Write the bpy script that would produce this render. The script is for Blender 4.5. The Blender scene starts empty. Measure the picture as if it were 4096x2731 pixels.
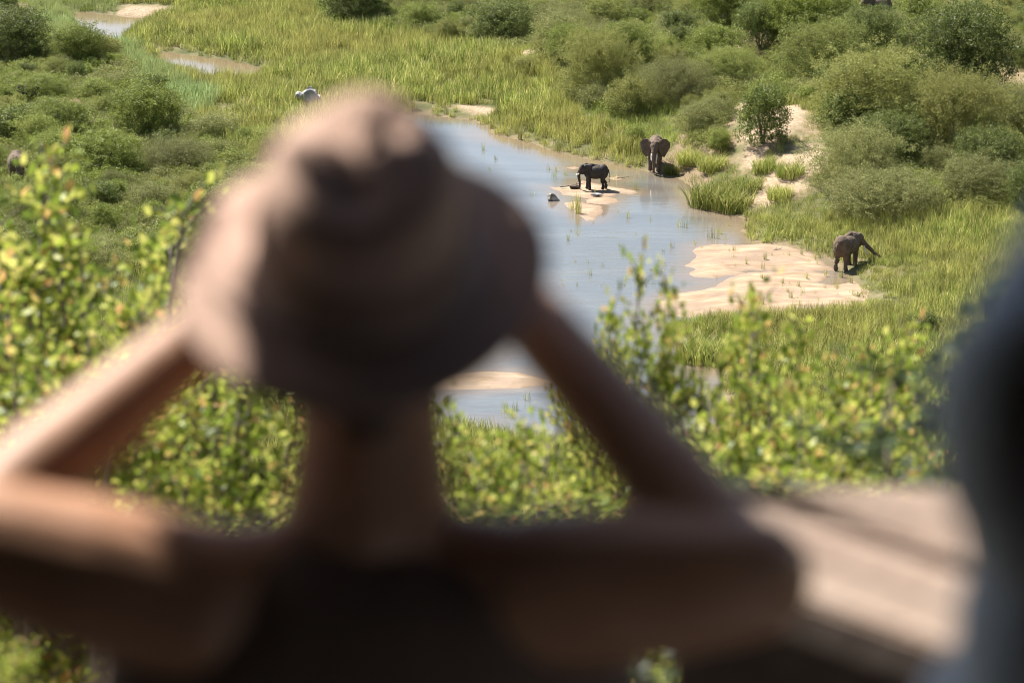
import bpy, bmesh, math, random
import numpy as np
from mathutils import Vector, Matrix, Euler, noise as mnoise

random.seed(7)
rng = np.random.default_rng(7)
SC = bpy.context.scene
COL = SC.collection
R = math.radians

# ------------------------------------------------------------------ camera
CAM_Z, PITCH, LENS = 50.0, 15.0, 100.0
FPX = 4096 * LENS / 36.0
cam_d = bpy.data.cameras.new('camera')
cam = bpy.data.objects.new('camera', cam_d)
COL.objects.link(cam)
cam.location = (0, 0, CAM_Z)
cam.rotation_euler = (R(90 - PITCH), 0, 0)
cam_d.lens = LENS
cam_d.sensor_width = 36.0
cam_d.clip_start = 0.1
cam_d.clip_end = 9000
cam_d.dof.use_dof = True
cam_d.dof.focus_distance = 235.0
cam_d.dof.aperture_fstop = 2.7
cam_d.dof.aperture_blades = 9
SC.camera = cam

# ------------------------------------------------------------------ light
SUN_ELEV, SUN_AZ = 52.0, -42.0          # azimuth measured from +Y (view direction), negative = to the left
world = bpy.data.worlds.new('World')
SC.world = world
world.use_nodes = True
wn = world.node_tree
bg = wn.nodes['Background']
sky = wn.nodes.new('ShaderNodeTexSky')
sky.sky_type = 'NISHITA'
sky.sun_disc = False
sky.sun_elevation = R(SUN_ELEV)
sky.sun_rotation = R(SUN_AZ)
sky.air_density = 1.0
sky.dust_density = 1.0
sky.ozone_density = 1.0
wn.links.new(sky.outputs[0], bg.inputs[0])
bg.inputs[1].default_value = 0.058
sun_d = bpy.data.lights.new('sun', 'SUN')
sun_d.energy = 5.0
sun_d.angle = R(0.53)
sun_d.color = (1.0, 0.955, 0.88)
sun = bpy.data.objects.new('sun', sun_d)
COL.objects.link(sun)
to_sun = Vector((math.sin(R(SUN_AZ)) * math.cos(R(SUN_ELEV)), math.cos(R(SUN_AZ)) * math.cos(R(SUN_ELEV)), math.sin(R(SUN_ELEV))))
sun.rotation_euler = to_sun.to_track_quat('Z', 'Y').to_euler()
SC.view_settings.view_transform = 'Standard'
SC.view_settings.look = 'None'
SC.view_settings.exposure = 1.48
SC.view_settings.gamma = 1.0
SC.view_settings.use_curve_mapping = False
SC.render.engine = 'CYCLES'
SC.cycles.use_denoising = True
SC.cycles.max_bounces = 5
SC.cycles.diffuse_bounces = 3
SC.cycles.glossy_bounces = 2
SC.cycles.transmission_bounces = 3
SC.cycles.use_adaptive_sampling = False
SC.cycles.filter_width = 1.05
SC.cycles.pixel_filter_type = 'BLACKMAN_HARRIS'

# ------------------------------------------------------------------ picture <-> place
cp, sp = math.cos(R(PITCH)), math.sin(R(PITCH))
FWD = Vector((0, cp, -sp)); UP = Vector((0, sp, cp)); RT = Vector((1, 0, 0))
def ray(u, v):
    return FWD + RT * ((u - 2048) / FPX) + UP * ((1365.5 - v) / FPX)
def P(u, v, depth):
    """point at photograph position (u,v) at a distance along the view axis"""
    return Vector((0, 0, CAM_Z)) + ray(u, v) * depth
def flat(u, v, z=0.0):
    d = ray(u, v); t = (z - CAM_Z) / d.z
    return (d.x * t, d.y * t)
def proj(x, y, z):
    dy, dz = y, z - CAM_Z
    dep = dy * cp - dz * sp
    upc = dy * sp + dz * cp
    return 2048 + FPX * x / dep, 1365.5 - FPX * upc / dep
def px_per_m(p):
    return FPX / (Vector(p) - cam.location).dot(FWD)

# ------------------------------------------------------------------ numeric helpers
def hash2(i, j, s=0):
    n = (i.astype(np.int64) * 374761393 + j.astype(np.int64) * 668265263 + s * 1442695041) & 0x7fffffff
    n = ((n ^ (n >> 13)) * 1274126177) & 0x7fffffff
    return ((n ^ (n >> 16)) & 0xffff) / 65535.0
def vnoise(x, y, s=0):
    xi, yi = np.floor(x), np.floor(y)
    fx, fy = x - xi, y - yi
    fx = fx * fx * (3 - 2 * fx); fy = fy * fy * (3 - 2 * fy)
    a = hash2(xi, yi, s); b = hash2(xi + 1, yi, s); c = hash2(xi, yi + 1, s); d = hash2(xi + 1, yi + 1, s)
    return (a * (1 - fx) + b * fx) * (1 - fy) + (c * (1 - fx) + d * fx) * fy
def fbm(x, y, s=0, o=4):
    r = 0; a = 0.5
    for k in range(o):
        r = r + a * (vnoise(x, y, s + k) - 0.5) * 2; a *= 0.5; x = x * 2.03 + 11.3; y = y * 2.03 - 7.1
    return r
def inside(poly, X, Y):
    res = np.zeros(np.shape(X), bool); n = len(poly)
    for i in range(n):
        x1, y1 = poly[i]; x2, y2 = poly[(i + 1) % n]
        if y1 == y2: continue
        c = ((y1 > Y) != (y2 > Y)) & (X < (x2 - x1) * (Y - y1) / (y2 - y1) + x1)
        res ^= c
    return res
def sdist(poly, X, Y):
    """signed distance, positive inside"""
    d = np.full(np.shape(X), 1e9); n = len(poly)
    for i in range(n):
        x1, y1 = poly[i]; x2, y2 = poly[(i + 1) % n]
        ex, ey = x2 - x1, y2 - y1
        L = ex * ex + ey * ey + 1e-9
        t = np.clip(((X - x1) * ex + (Y - y1) * ey) / L, 0, 1)
        d = np.minimum(d, (X - x1 - t * ex) ** 2 + (Y - y1 - t * ey) ** 2)
    d = np.sqrt(d)
    return np.where(inside(poly, X, Y), d, -d)
def sstep(a, b, x):
    t = np.clip((x - a) / (b - a), 0, 1); return t * t * (3 - 2 * t)

# ------------------------------------------------------------------ object helpers
def link(name, me, parent=None, mats=()):
    o = bpy.data.objects.new(name, me)
    COL.objects.link(o)
    if parent: o.parent = parent
    for m in mats:
        if len(me.materials) < len(mats): me.materials.append(m)
    return o
def tag(o, label=None, cat=None, group=None, kind=None):
    if label: o['label'] = label
    if cat: o['category'] = cat
    if group: o['group'] = group
    if kind: o['kind'] = kind
    return o
def empty(name, loc, rz=0.0, scale=1.0):
    o = bpy.data.objects.new(name, None)
    COL.objects.link(o)
    o.location = loc; o.rotation_euler = (0, 0, rz); o.scale = (scale,) * 3
    o.empty_display_size = 0.2
    return o
def mesh_np(name, V, F, smooth=False):
    me = bpy.data.meshes.new(name)
    V = np.asarray(V, np.float32)
    me.vertices.add(len(V)); me.vertices.foreach_set('co', V.ravel())
    F = np.asarray(F, np.int32)
    k = F.shape[1]
    me.loops.add(F.size); me.loops.foreach_set('vertex_index', F.ravel())
    me.polygons.add(len(F)); me.polygons.foreach_set('loop_start', np.arange(0, F.size, k, dtype=np.int32))
    me.update(calc_edges=True)
    if smooth: me.polygons.foreach_set('use_smooth', np.ones(len(F), bool))
    return me

# ------------------------------------------------------------------ materials
def newmat(name):
    m = bpy.data.materials.new(name); m.use_nodes = True
    nt = m.node_tree; nt.nodes.clear()
    out = nt.nodes.new('ShaderNodeOutputMaterial')
    return m, nt, out
def N(nt, typ, **kw):
    n = nt.nodes.new(typ)
    for k, v in kw.items(): setattr(n, k, v)
    return n
def ramp(nt, stops, fac=None):
    r = N(nt, 'ShaderNodeValToRGB')
    el = r.color_ramp.elements
    while len(el) < len(stops): el.new(0.5)
    for e, (p, c) in zip(el, stops): e.position = p; e.color = (*c, 1)
    if fac is not None: nt.links.new(fac, r.inputs[0])
    return r
def mixc(nt, fac, a, b, mode='MIX'):
    m = N(nt, 'ShaderNodeMix', data_type='RGBA', blend_type=mode)
    for sock, val in ((m.inputs[0], fac), (m.inputs[6], a), (m.inputs[7], b)):
        if hasattr(val, 'links'): nt.links.new(val, sock)
        elif isinstance(val, tuple): sock.default_value = (*val, 1) if len(val) == 3 else val
        else: sock.default_value = val
    return m.outputs[2]
def tex(nt, scale, detail=4, coord=None, rough=0.55, dist=0.0):
    t = N(nt, 'ShaderNodeTexNoise'); t.inputs['Scale'].default_value = scale
    t.inputs['Detail'].default_value = detail; t.inputs['Roughness'].default_value = rough
    t.inputs['Distortion'].default_value = dist
    if coord is not None: nt.links.new(coord, t.inputs['Vector'])
    return t
def leaf_mat(name, stops, trans=0.3, rough=0.55, patch=None, pscale=0.06, vary=0.25):
    """stops: colour ramp over leaf islands; patch: a second tint by place"""
    m, nt, out = newmat(name)
    geo = N(nt, 'ShaderNodeNewGeometry')
    oi = N(nt, 'ShaderNodeObjectInfo')
    c = ramp(nt, stops, geo.outputs['Random Per Island']).outputs[0]
    if patch:
        t = tex(nt, pscale, 3, oi.outputs['Location'])
        r = ramp(nt, [(0.40, (0, 0, 0)), (0.62, (1, 1, 1))], t.outputs[0])
        c = mixc(nt, r.outputs[0], c, mixc(nt, 0.75, c, patch))
    hsv = N(nt, 'ShaderNodeHueSaturation')
    mr = N(nt, 'ShaderNodeMapRange'); nt.links.new(oi.outputs['Random'], mr.inputs[0])
    mr.inputs[3].default_value = 1 - vary; mr.inputs[4].default_value = 1 + vary
    nt.links.new(mr.outputs[0], hsv.inputs['Value']); nt.links.new(c, hsv.inputs['Color'])
    p = N(nt, 'ShaderNodeBsdfPrincipled'); p.inputs['Roughness'].default_value = rough
    p.inputs['Specular IOR Level'].default_value = 0.2
    nt.links.new(hsv.outputs[0], p.inputs['Base Color'])
    tr = N(nt, 'ShaderNodeBsdfTranslucent')
    g = N(nt, 'ShaderNodeGamma'); g.inputs[1].default_value = 0.85
    nt.links.new(hsv.outputs[0], g.inputs[0]); nt.links.new(g.outputs[0], tr.inputs[0])
    mx = N(nt, 'ShaderNodeMixShader'); mx.inputs[0].default_value = trans
    nt.links.new(p.outputs[0], mx.inputs[1]); nt.links.new(tr.outputs[0], mx.inputs[2])
    nt.links.new(mx.outputs[0], out.inputs[0])
    return m
def solid(name, c1, c2, scale=8, rough=0.8, bump=0.0, bscale=30, spec=0.3, detail=5, sss=0.0):
    m, nt, out = newmat(name)
    tc = N(nt, 'ShaderNodeTexCoord')
    t = tex(nt, scale, detail, tc.outputs['Object'])
    r = ramp(nt, [(0.33, c1), (0.68, c2)], t.outputs[0])
    p = N(nt, 'ShaderNodeBsdfPrincipled'); p.inputs['Roughness'].default_value = rough
    p.inputs['Specular IOR Level'].default_value = spec
    nt.links.new(r.outputs[0], p.inputs['Base Color'])
    if sss:
        p.inputs['Subsurface Weight'].default_value = sss
        p.inputs['Subsurface Radius'].default_value = (0.01, 0.004, 0.002)
    if bump:
        b = N(nt, 'ShaderNodeBump'); b.inputs[0].default_value = bump; b.inputs[1].default_value = 0.02
        t2 = tex(nt, bscale, 4, tc.outputs['Object']); nt.links.new(t2.outputs[0], b.inputs['Height'])
        nt.links.new(b.outputs[0], p.inputs['Normal'])
    nt.links.new(p.outputs[0], out.inputs[0])
    return m

M = {}
# ground: soil, litter and short green, sand by attribute
def ground_mat():
    m, nt, out = newmat('ground_soil')
    tc = N(nt, 'ShaderNodeTexCoord')
    at = N(nt, 'ShaderNodeAttribute', attribute_name='sand')
    t1 = tex(nt, 0.35, 6, tc.outputs['Object']); t2 = tex(nt, 3.5, 5, tc.outputs['Object'])
    soil = ramp(nt, [(0.3, (0.065, 0.07, 0.025)), (0.5, (0.10, 0.10, 0.038)), (0.7, (0.19, 0.15, 0.085))], t1.outputs[0]).outputs[0]
    sand = ramp(nt, [(0.3, (0.22, 0.155, 0.098)), (0.5, (0.31, 0.228, 0.15)), (0.7, (0.39, 0.30, 0.21))], t2.outputs[0]).outputs[0]
    wet = N(nt, 'ShaderNodeAttribute', attribute_name='mud')
    c = mixc(nt, at.outputs['Fac'], soil, sand)
    c = mixc(nt, wet.outputs['Fac'], c, (0.21, 0.145, 0.095))
    p = N(nt, 'ShaderNodeBsdfPrincipled'); p.inputs['Roughness'].default_value = 0.9
    p.inputs['Specular IOR Level'].default_value = 0.15
    nt.links.new(c, p.inputs['Base Color'])
    b = N(nt, 'ShaderNodeBump'); b.inputs[0].default_value = 0.7; b.inputs[1].default_value = 0.25
    nt.links.new(tex(nt, 1.6, 7, tc.outputs['Object'], 0.65).outputs[0], b.inputs['Height'])
    nt.links.new(b.outputs[0], p.inputs['Normal'])
    nt.links.new(p.outputs[0], out.inputs[0])
    return m
M['ground'] = ground_mat()
def sand_mat():
    m, nt, out = newmat('river_sand')
    tc = N(nt, 'ShaderNodeTexCoord')
    mp = N(nt, 'ShaderNodeMapping'); mp.inputs['Scale'].default_value = (0.35, 1.0, 1.0)
    nt.links.new(tc.outputs['Object'], mp.inputs[0])
    t = tex(nt, 0.9, 7, mp.outputs[0], 0.6, 0.6)
    c = ramp(nt, [(0.30, (0.18, 0.112, 0.062)), (0.45, (0.25, 0.168, 0.098)), (0.60, (0.32, 0.23, 0.145)), (0.75, (0.37, 0.28, 0.185))], t.outputs[0]).outputs[0]
    at = N(nt, 'ShaderNodeAttribute', attribute_name='wet')
    c = mixc(nt, at.outputs['Fac'], c, (0.17, 0.105, 0.055))
    p = N(nt, 'ShaderNodeBsdfPrincipled'); nt.links.new(c, p.inputs['Base Color'])
    rr = N(nt, 'ShaderNodeMapRange'); nt.links.new(at.outputs['Fac'], rr.inputs[0])
    rr.inputs[3].default_value = 0.9; rr.inputs[4].default_value = 0.45
    nt.links.new(rr.outputs[0], p.inputs['Roughness'])
    b = N(nt, 'ShaderNodeBump'); b.inputs[0].default_value = 0.55; b.inputs[1].default_value = 0.15
    nt.links.new(tex(nt, 2.2, 7, mp.outputs[0], 0.65, 0.8).outputs[0], b.inputs['Height'])
    nt.links.new(b.outputs[0], p.inputs['Normal'])
    nt.links.new(p.outputs[0], out.inputs[0])
    return m
M['sand'] = sand_mat()
def water_mat():
    m, nt, out = newmat('river_water')
    tc = N(nt, 'ShaderNodeTexCoord')
    mp = N(nt, 'ShaderNodeMapping'); mp.inputs['Scale'].default_value = (0.45, 1.5, 1.0); mp.inputs['Rotation'].default_value = (0, 0, 0.12)
    nt.links.new(tc.outputs['Object'], mp.inputs[0])
    a = tex(nt, 1.1, 7, mp.outputs[0], 0.62, 0.4); big = tex(nt, 0.10, 4, mp.outputs[0], 0.6, 0.8)
    sh = N(nt, 'ShaderNodeAttribute', attribute_name='shallow'); cl = N(nt, 'ShaderNodeAttribute', attribute_name='riffle')
    p = N(nt, 'ShaderNodeBsdfPrincipled')
    c = ramp(nt, [(0.35, (0.095, 0.095, 0.088)), (0.65, (0.14, 0.145, 0.145))], big.outputs[0]).outputs[0]
    c = mixc(nt, sh.outputs['Fac'], c, (0.19, 0.13, 0.075))
    nt.links.new(c, p.inputs['Base Color'])
    p.inputs['Roughness'].default_value = 0.05
    p.inputs['IOR'].default_value = 1.45
    st = N(nt, 'ShaderNodeMapRange'); nt.links.new(big.outputs[0], st.inputs[0])
    st.inputs[1].default_value = 0.38; st.inputs[2].default_value = 0.60
    st.inputs[3].default_value = 0.25; st.inputs[4].default_value = 1.0
    mu = N(nt, 'ShaderNodeMath', operation='MULTIPLY'); nt.links.new(st.outputs[0], mu.inputs[0]); nt.links.new(cl.outputs['Fac'], mu.inputs[1])
    b = N(nt, 'ShaderNodeBump'); b.inputs[1].default_value = 0.10
    nt.links.new(mu.outputs[0], b.inputs[0])
    nt.links.new(a.outputs[0], b.inputs['Height']); nt.links.new(b.outputs[0], p.inputs['Normal'])
    nt.links.new(p.outputs[0], out.inputs[0])
    return m
M['water'] = water_mat()
G_ = lambda *c: c
M['reed'] = leaf_mat('reed_blades', [(0.0, (0.073, 0.113, 0.020)), (0.35, (0.172, 0.221, 0.036)), (0.72, (0.277, 0.323, 0.055)), (0.86, (0.449, 0.443, 0.112)), (0.96, (0.659, 0.550, 0.221))],
                     0.38, 0.5, patch=(0.303, 0.281, 0.071), vary=0.38)
M['bluereed'] = leaf_mat('blue_reed_blades', [(0.0, (0.119, 0.186, 0.051)), (0.5, (0.226, 0.312, 0.097)), (1.0, (0.398, 0.478, 0.194))], 0.35, 0.5,
                         patch=(0.266, 0.292, 0.091), vary=0.22)
M['grass'] = leaf_mat('grass_blades', [(0.0, (0.140, 0.174, 0.035)), (0.5, (0.266, 0.286, 0.063)), (1.0, (0.476, 0.413, 0.137))], 0.35, 0.6,
                      patch=(0.210, 0.280, 0.051), vary=0.38)
M['dry'] = leaf_mat('dry_grass_blades', [(0.0, (0.36, 0.29, 0.14)), (0.6, (0.54, 0.46, 0.26)), (1.0, (0.33, 0.32, 0.13))], 0.3, 0.7, vary=0.15)
M['olive'] = leaf_mat('olive_leaves', [(0.0, (0.109, 0.142, 0.027)), (0.6, (0.202, 0.242, 0.047)), (1.0, (0.332, 0.348, 0.088))], 0.36, 0.6, patch=(0.216, 0.206, 0.056), vary=0.2)
M['darkleaf'] = leaf_mat('dark_leaves', [(0.0, (0.055, 0.084, 0.017)), (0.6, (0.117, 0.150, 0.030)), (1.0, (0.235, 0.246, 0.063))], 0.28, 0.5, vary=0.2)
M['brightleaf'] = leaf_mat('bright_leaves', [(0.0, (0.106, 0.144, 0.020)), (0.6, (0.182, 0.226, 0.035)), (1.0, (0.308, 0.327, 0.070))], 0.32, 0.5, vary=0.2)
M['greyleaf'] = leaf_mat('grey_leaves', [(0.0, (0.116, 0.124, 0.038)), (0.6, (0.199, 0.212, 0.062)), (1.0, (0.320, 0.310, 0.109))], 0.33, 0.6, vary=0.2)
M['bark'] = solid('grey_bark', (0.13, 0.105, 0.085), (0.27, 0.235, 0.20), 14, 0.9, 0.6, 40)
M['nearleaf'] = leaf_mat('mopane_leaves', [(0.0, (0.083, 0.131, 0.016)), (0.35, (0.189, 0.252, 0.026)), (0.65, (0.356, 0.399, 0.053)), (0.90, (0.557, 0.525, 0.126)), (0.968, (0.557, 0.347, 0.105)), (1.0, (0.467, 0.231, 0.095))],
                         0.45, 0.42, vary=0.08)
M['darkgreenleaf'] = leaf_mat('dark_green_leaves', [(0.0, (0.02, 0.035, 0.012)), (1.0, (0.06, 0.09, 0.03))], 0.2, 0.5)  # dark green foliage of the saplings and of the added tree
M['eleph'] = solid('elephant_skin', (0.095, 0.068, 0.050), (0.165, 0.122, 0.090), 2.2, 0.9, 0.9, 6, 0.2)
M['elephdark'] = solid('dark_elephant_skin', (0.030, 0.025, 0.022), (0.060, 0.050, 0.043), 2.2, 0.75, 0.9, 6, 0.3)  # darker skin tone for the young and the half hidden elephant
M['ivory'] = solid('ivory', (0.72, 0.66, 0.55), (0.82, 0.77, 0.68), 5, 0.4)
M['rock'] = solid('grey_rock', (0.20, 0.19, 0.185), (0.46, 0.45, 0.44), 1.4, 0.9, 1.0, 5)
M['rockd'] = solid('dark_river_rock', (0.06, 0.05, 0.04), (0.50, 0.44, 0.36), 2.2, 0.85, 1.0, 5)
M['hat'] = solid('hat_felt', (0.38, 0.245, 0.185), (0.45, 0.30, 0.235), 6, 0.85, 0.2, 300)
M['band'] = solid('hat_band', (0.22, 0.14, 0.10), (0.28, 0.18, 0.135), 20, 0.7)
M['skin'] = solid('tanned_skin', (0.33, 0.165, 0.09), (0.40, 0.21, 0.12), 12, 0.5, 0.15, 200, 0.35, sss=0.08)
M['khaki'] = solid('brown_cloth', (0.11, 0.072, 0.052), (0.15, 0.10, 0.074), 8, 0.9, 0.3, 250)
M['blue'] = solid('slate_blue_cloth', (0.58, 0.65, 0.78), (0.66, 0.73, 0.85), 8, 0.85, 0.3, 250)
M['tanhat'] = solid('sand_hat_cloth', (0.25, 0.17, 0.12), (0.33, 0.23, 0.17), 7, 0.9, 0.2, 250)
M['hair'] = solid('brown_hair', (0.05, 0.028, 0.015), (0.11, 0.06, 0.03), 60, 0.55)
M['trouser'] = solid('dark_olive_cloth', (0.10, 0.09, 0.06), (0.14, 0.125, 0.085), 8, 0.9)
M['black'] = solid('black_rubber', (0.012, 0.012, 0.013), (0.02, 0.02, 0.022), 30, 0.45)
M['glass'] = solid('lens_glass', (0.02, 0.02, 0.05), (0.03, 0.02, 0.06), 3, 0.05, spec=0.6)
M['thatch'] = solid('thatch', (0.045, 0.034, 0.024), (0.08, 0.06, 0.042), 25, 0.95, 1.0, 60)
M['wood'] = solid('dark_timber', (0.05, 0.03, 0.02), (0.09, 0.06, 0.04), 12, 0.8)
M['hatstrap'] = solid('hat_strap', (0.07, 0.045, 0.03), (0.10, 0.065, 0.045), 20, 0.7)
M['weather'] = solid('weathered_timber', (0.17, 0.115, 0.085), (0.26, 0.195, 0.15), 5, 0.9, 0.8, 40)
M['deckwood'] = solid('low_bounce_deck', (0.014, 0.011, 0.009), (0.026, 0.02, 0.016), 12, 0.9, spec=0.1)  # deck and walls near black to cut bounce light on the viewers' backs
M['eye'] = solid('eye_white', (0.7, 0.68, 0.65), (0.75, 0.73, 0.7), 4, 0.2)
#PART2
# ================================================================== terrain
def W(pts): return [flat(u, v) for u, v in pts]
RIVER = W([(1600, 455), (1700, 458), (1790, 472), (1880, 480), (1950, 508), (1965, 535), (2050, 556), (2130, 575), (2180, 598), (2320, 632), (2420, 655), (2500, 668), (2550, 680),
           (2600, 688), (2650, 690), (2700, 706), (2745, 735), (2775, 770), (2800, 800), (2850, 838), (2920, 858), (2985, 880), (2965, 925), (3010, 968),
           (3130, 990), (3290, 1020), (3345, 1060), (3400, 1120), (3420, 1170), (3385, 1235), (3200, 1262), (2900, 1275), (2680, 1290), (2800, 1400), (2880, 1480), (2900, 1600), (2880, 1740),
           (2600, 1800), (2300, 1790), (2000, 1760), (1700, 1700), (1560, 1640), (1640, 1560), (1700, 1500), (1820, 1440), (1900, 1380),
           (1960, 1250), (1920, 1100), (1850, 1000), (1830, 880), (1850, 790), (1830, 730), (1760, 690), (1680, 640), (1600, 580), (1520, 520), (1480, 475)])
POND1 = W([(300, 48), (380, 52), (470, 62), (560, 66), (640, 70), (600, 84), (540, 100), (500, 130), (480, 165), (440, 190), (400, 180), (380, 140), (330, 115), (300, 85)])
POND2 = W([(640, 208), (700, 214), (800, 228), (900, 240), (980, 256), (1060, 275), (1040, 300), (960, 322), (850, 315), (740, 290), (640, 250)])
CHAN = W([(1480, 470), (1700, 455), (1400, 420), (1180, 360), (1060, 300), (960, 262), (900, 300), (1080, 380), (1250, 450)])
MUD = W([(2560, 672), (2700, 655), (2860, 600), (2960, 620), (2930, 720), (2820, 770), (2740, 740), (2640, 698)])
# patches: (photo polygon, kind)
BARE = [W([(2960, 650), (3060, 595), (3190, 580), (3240, 640), (3210, 690), (3110, 715), (3040, 760), (2970, 750), (2930, 700)]), W([(2930, 560), (3000, 545), (3010, 600), (2930, 640)]),
        W([(2960, 838), (3060, 790), (3160, 728), (3290, 705), (3330, 740), (3300, 800), (3200, 832), (3090, 848), (2990, 862)]),
        W([(1830, 440), (1965, 446), (1985, 462), (1960, 478), (1850, 470)]),
        W([(480, 38), (680, 42), (680, 62), (560, 66), (480, 60)]),
        W([(2080, 300), (2150, 270), (2170, 285), (2110, 335)]),
        W([(2250, 370), (2310, 370), (2300, 395), (2250, 395)]),
        W([(1835, 148), (1885, 150), (1880, 172), (1840, 170)]),
        W([(1220, 428), (1290, 430), (1290, 445), (1225, 445)])]
DRY = [W([(2870, 250), (3010, 235), (3130, 270), (3140, 330), (3110, 370), (2900, 350), (2880, 300)]),
       W([(3650, 370), (3780, 385), (3800, 440), (3700, 440), (3660, 420)]),
       W([(3890, 395), (4096, 420), (4300, 450), (4300, 640), (4000, 560), (3960, 470), (3890, 440)]),
       W([(3180, 650), (3290, 660), (3310, 715), (3190, 715)]),
       W([(150, 400), (320, 430), (330, 500), (180, 480)]),
       W([(2760, 0), (2830, 0), (2830, 25), (2760, 20)])]
RSHORE = np.array(sorted([flat(u, v)[::-1] for u, v in [(1965, 535), (2180, 598), (2420, 655), (2600, 688), (2745, 735), (2850, 838), (2985, 880), (3345, 1060), (3420, 1170), (3500, 1300), (3600, 1700)]]))
LSH = np.array(sorted([flat(u, v)[::-1] for u, v in [(300, 48), (640, 260), (1100, 400), (1480, 475), (1700, 640), (1830, 800), (1900, 1100), (1900, 1400), (1500, 1700)]]))
HUMPS = [(3060, 660, 1.6, 7.0), (3260, 760, 1.3, 7.0), (2140, 300, 1.2, 8.0), (2900, 520, 1.0, 9.0), (3500, 600, 1.5, 12), (3300, 300, 2.0, 20), (2350, 330, 1.0, 9)]
HUMPS = [(*flat(u, v), h, r) for u, v, h, r in HUMPS]

def height(X, Y):
    X = np.asarray(X, float); Y = np.asarray(Y, float)
    near = (Y > 100) & (Y < 460) & (np.abs(X) < 160)
    d = np.full(X.shape, -30.0)
    if near.any():
        xs, ys = X[near], Y[near]
        dd = sdist(RIVER, xs, ys)
        for q in (POND1, POND2): dd = np.maximum(dd, sdist(q, xs, ys))
        d[near] = dd
    t = np.clip(-d, 0, None)
    n1 = fbm(X / 14, Y / 14, 3); n2 = fbm(X / 3.1, Y / 3.1, 9, 3)
    s = X - np.interp(Y, RSHORE[:, 0], RSHORE[:, 1])
    sl = np.interp(Y, LSH[:, 0], LSH[:, 1]) - X
    land = 0.45 * sstep(0, 2.5, t) + 0.10 * n2 * sstep(1, 6, t) + 0.35 * n1 * sstep(3, 14, t)
    land += 0.9 * sstep(2, 10, s) * sstep(1, 6, t) * sstep(175, 215, Y) + 0.03 * np.clip(s - 4, 0, 120) * sstep(175, 230, Y)
    land += 0.02 * np.clip(sl - 25, 0, 100)
    land += 0.012 * np.clip(Y - 330, 0, 3000)
    land += 0.05 * np.clip(np.abs(X) - 150, 0, 800)
    for hx, hy, hh, hr in HUMPS:
        land += hh * np.exp(-((X - hx) ** 2 + (Y - hy) ** 2) / hr ** 2) * sstep(0, 3, t)
    base = np.where(d > 0, -np.minimum(0.7, d * 0.3), land * sstep(0, 0.8, t) + 0.02)
    hill = 47.8 - 0.46 * np.clip(Y - 4.5, 0, None) + 0.5 * fbm(X / 4.0, Y / 4.0, 21) * sstep(7, 20, Y)
    hill -= 0.0 * X
    # smooth maximum with the slope under the viewpoint
    k = 2.0
    h = np.clip(0.5 + 0.5 * (hill - base) / k, 0, 1)
    mx = base * (1 - h) + hill * h + k * h * (1 - h)
    return np.where(Y < 100, hill, np.where(hill < base - k, base, mx))

def spaced(lo, hi, step, far_lo, far_hi, g=1.13):
    a = list(np.arange(lo, hi + step * .5, step))
    s = step; x = a[-1]
    while x < far_hi: s *= g; x += s; a.append(x)
    s = step; x = a[0]; b = []
    while x > far_lo: s *= g; x -= s; b.append(x)
    return np.array(b[::-1] + a)
GX = spaced(-62, 74, 0.42, -2600, 2600)
GY = np.concatenate([spaced(2, 30, 0.7, -60, 40)[:-1][:0], np.arange(-60, 2, 4.0), np.arange(2, 30, 0.8), np.arange(30, 120, 2.0), np.arange(120, 300, 0.62), np.arange(300, 430, 1.3), spaced(430, 431, 1.4, 429.9, 4500)[1:]])
GY = np.unique(GY)
XX, YY = np.meshgrid(GX, GY)
ZZ = height(XX, YY)
def Hq(x, y):
    """terrain height from the grid"""
    x = np.asarray(x, float); y = np.asarray(y, float)
    i = np.clip(np.searchsorted(GX, x) - 1, 0, len(GX) - 2); j = np.clip(np.searchsorted(GY, y) - 1, 0, len(GY) - 2)
    fx = np.clip((x - GX[i]) / (GX[i + 1] - GX[i]), 0, 1); fy = np.clip((y - GY[j]) / (GY[j + 1] - GY[j]), 0, 1)
    return (ZZ[j, i] * (1 - fx) + ZZ[j, i + 1] * fx) * (1 - fy) + (ZZ[j + 1, i] * (1 - fx) + ZZ[j + 1, i + 1] * fx) * fy
def ground_at(u, v):
    d = ray(u, v); ts = np.arange(115, 620, 0.4)
    x = d.x * ts; y = d.y * ts; z = CAM_Z + d.z * ts
    hit = np.nonzero(z < np.maximum(Hq(x, y), 0))[0]
    k = hit[0] if len(hit) else -1
    return Vector((x[k], y[k], float(max(Hq(x[k], y[k]), 0.0))))

ny, nx = XX.shape
idx = np.arange(ny * nx).reshape(ny, nx)
F = np.stack([idx[:-1, :-1], idx[:-1, 1:], idx[1:, 1:], idx[1:, :-1]], -1).reshape(-1, 4)
me = mesh_np('ground', np.stack([XX, YY, ZZ], -1).reshape(-1, 3), F, True)
fx, fy = XX.ravel(), YY.ravel()
sel = (fy > 110) & (fy < 460) & (np.abs(fx) < 120)
sa = np.zeros(fx.size, np.float32); mu = np.zeros(fx.size, np.float32)
wob = fbm(fx[sel] / 2.2, fy[sel] / 2.2, 40, 4) * 2.2
for q in BARE: sa[sel] = np.maximum(sa[sel], np.clip(0.5 + 0.7 * (sdist(q, fx[sel], fy[sel]) + wob), 0, 1))
for q in DRY: sa[sel] = np.maximum(sa[sel], 0.75 * np.clip(0.5 + 0.5 * (sdist(q, fx[sel], fy[sel]) + wob), 0, 1))
mu[sel] = np.clip(0.5 + 0.6 * (sdist(MUD, fx[sel], fy[sel]) + wob), 0, 1) * 0.75
rd = sdist(RIVER, fx[sel], fy[sel])
mu[sel] = np.maximum(mu[sel], np.clip(1.2 + rd * 1.2, 0, 1) * 0.6)
hillm = (fy < 118)
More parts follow.
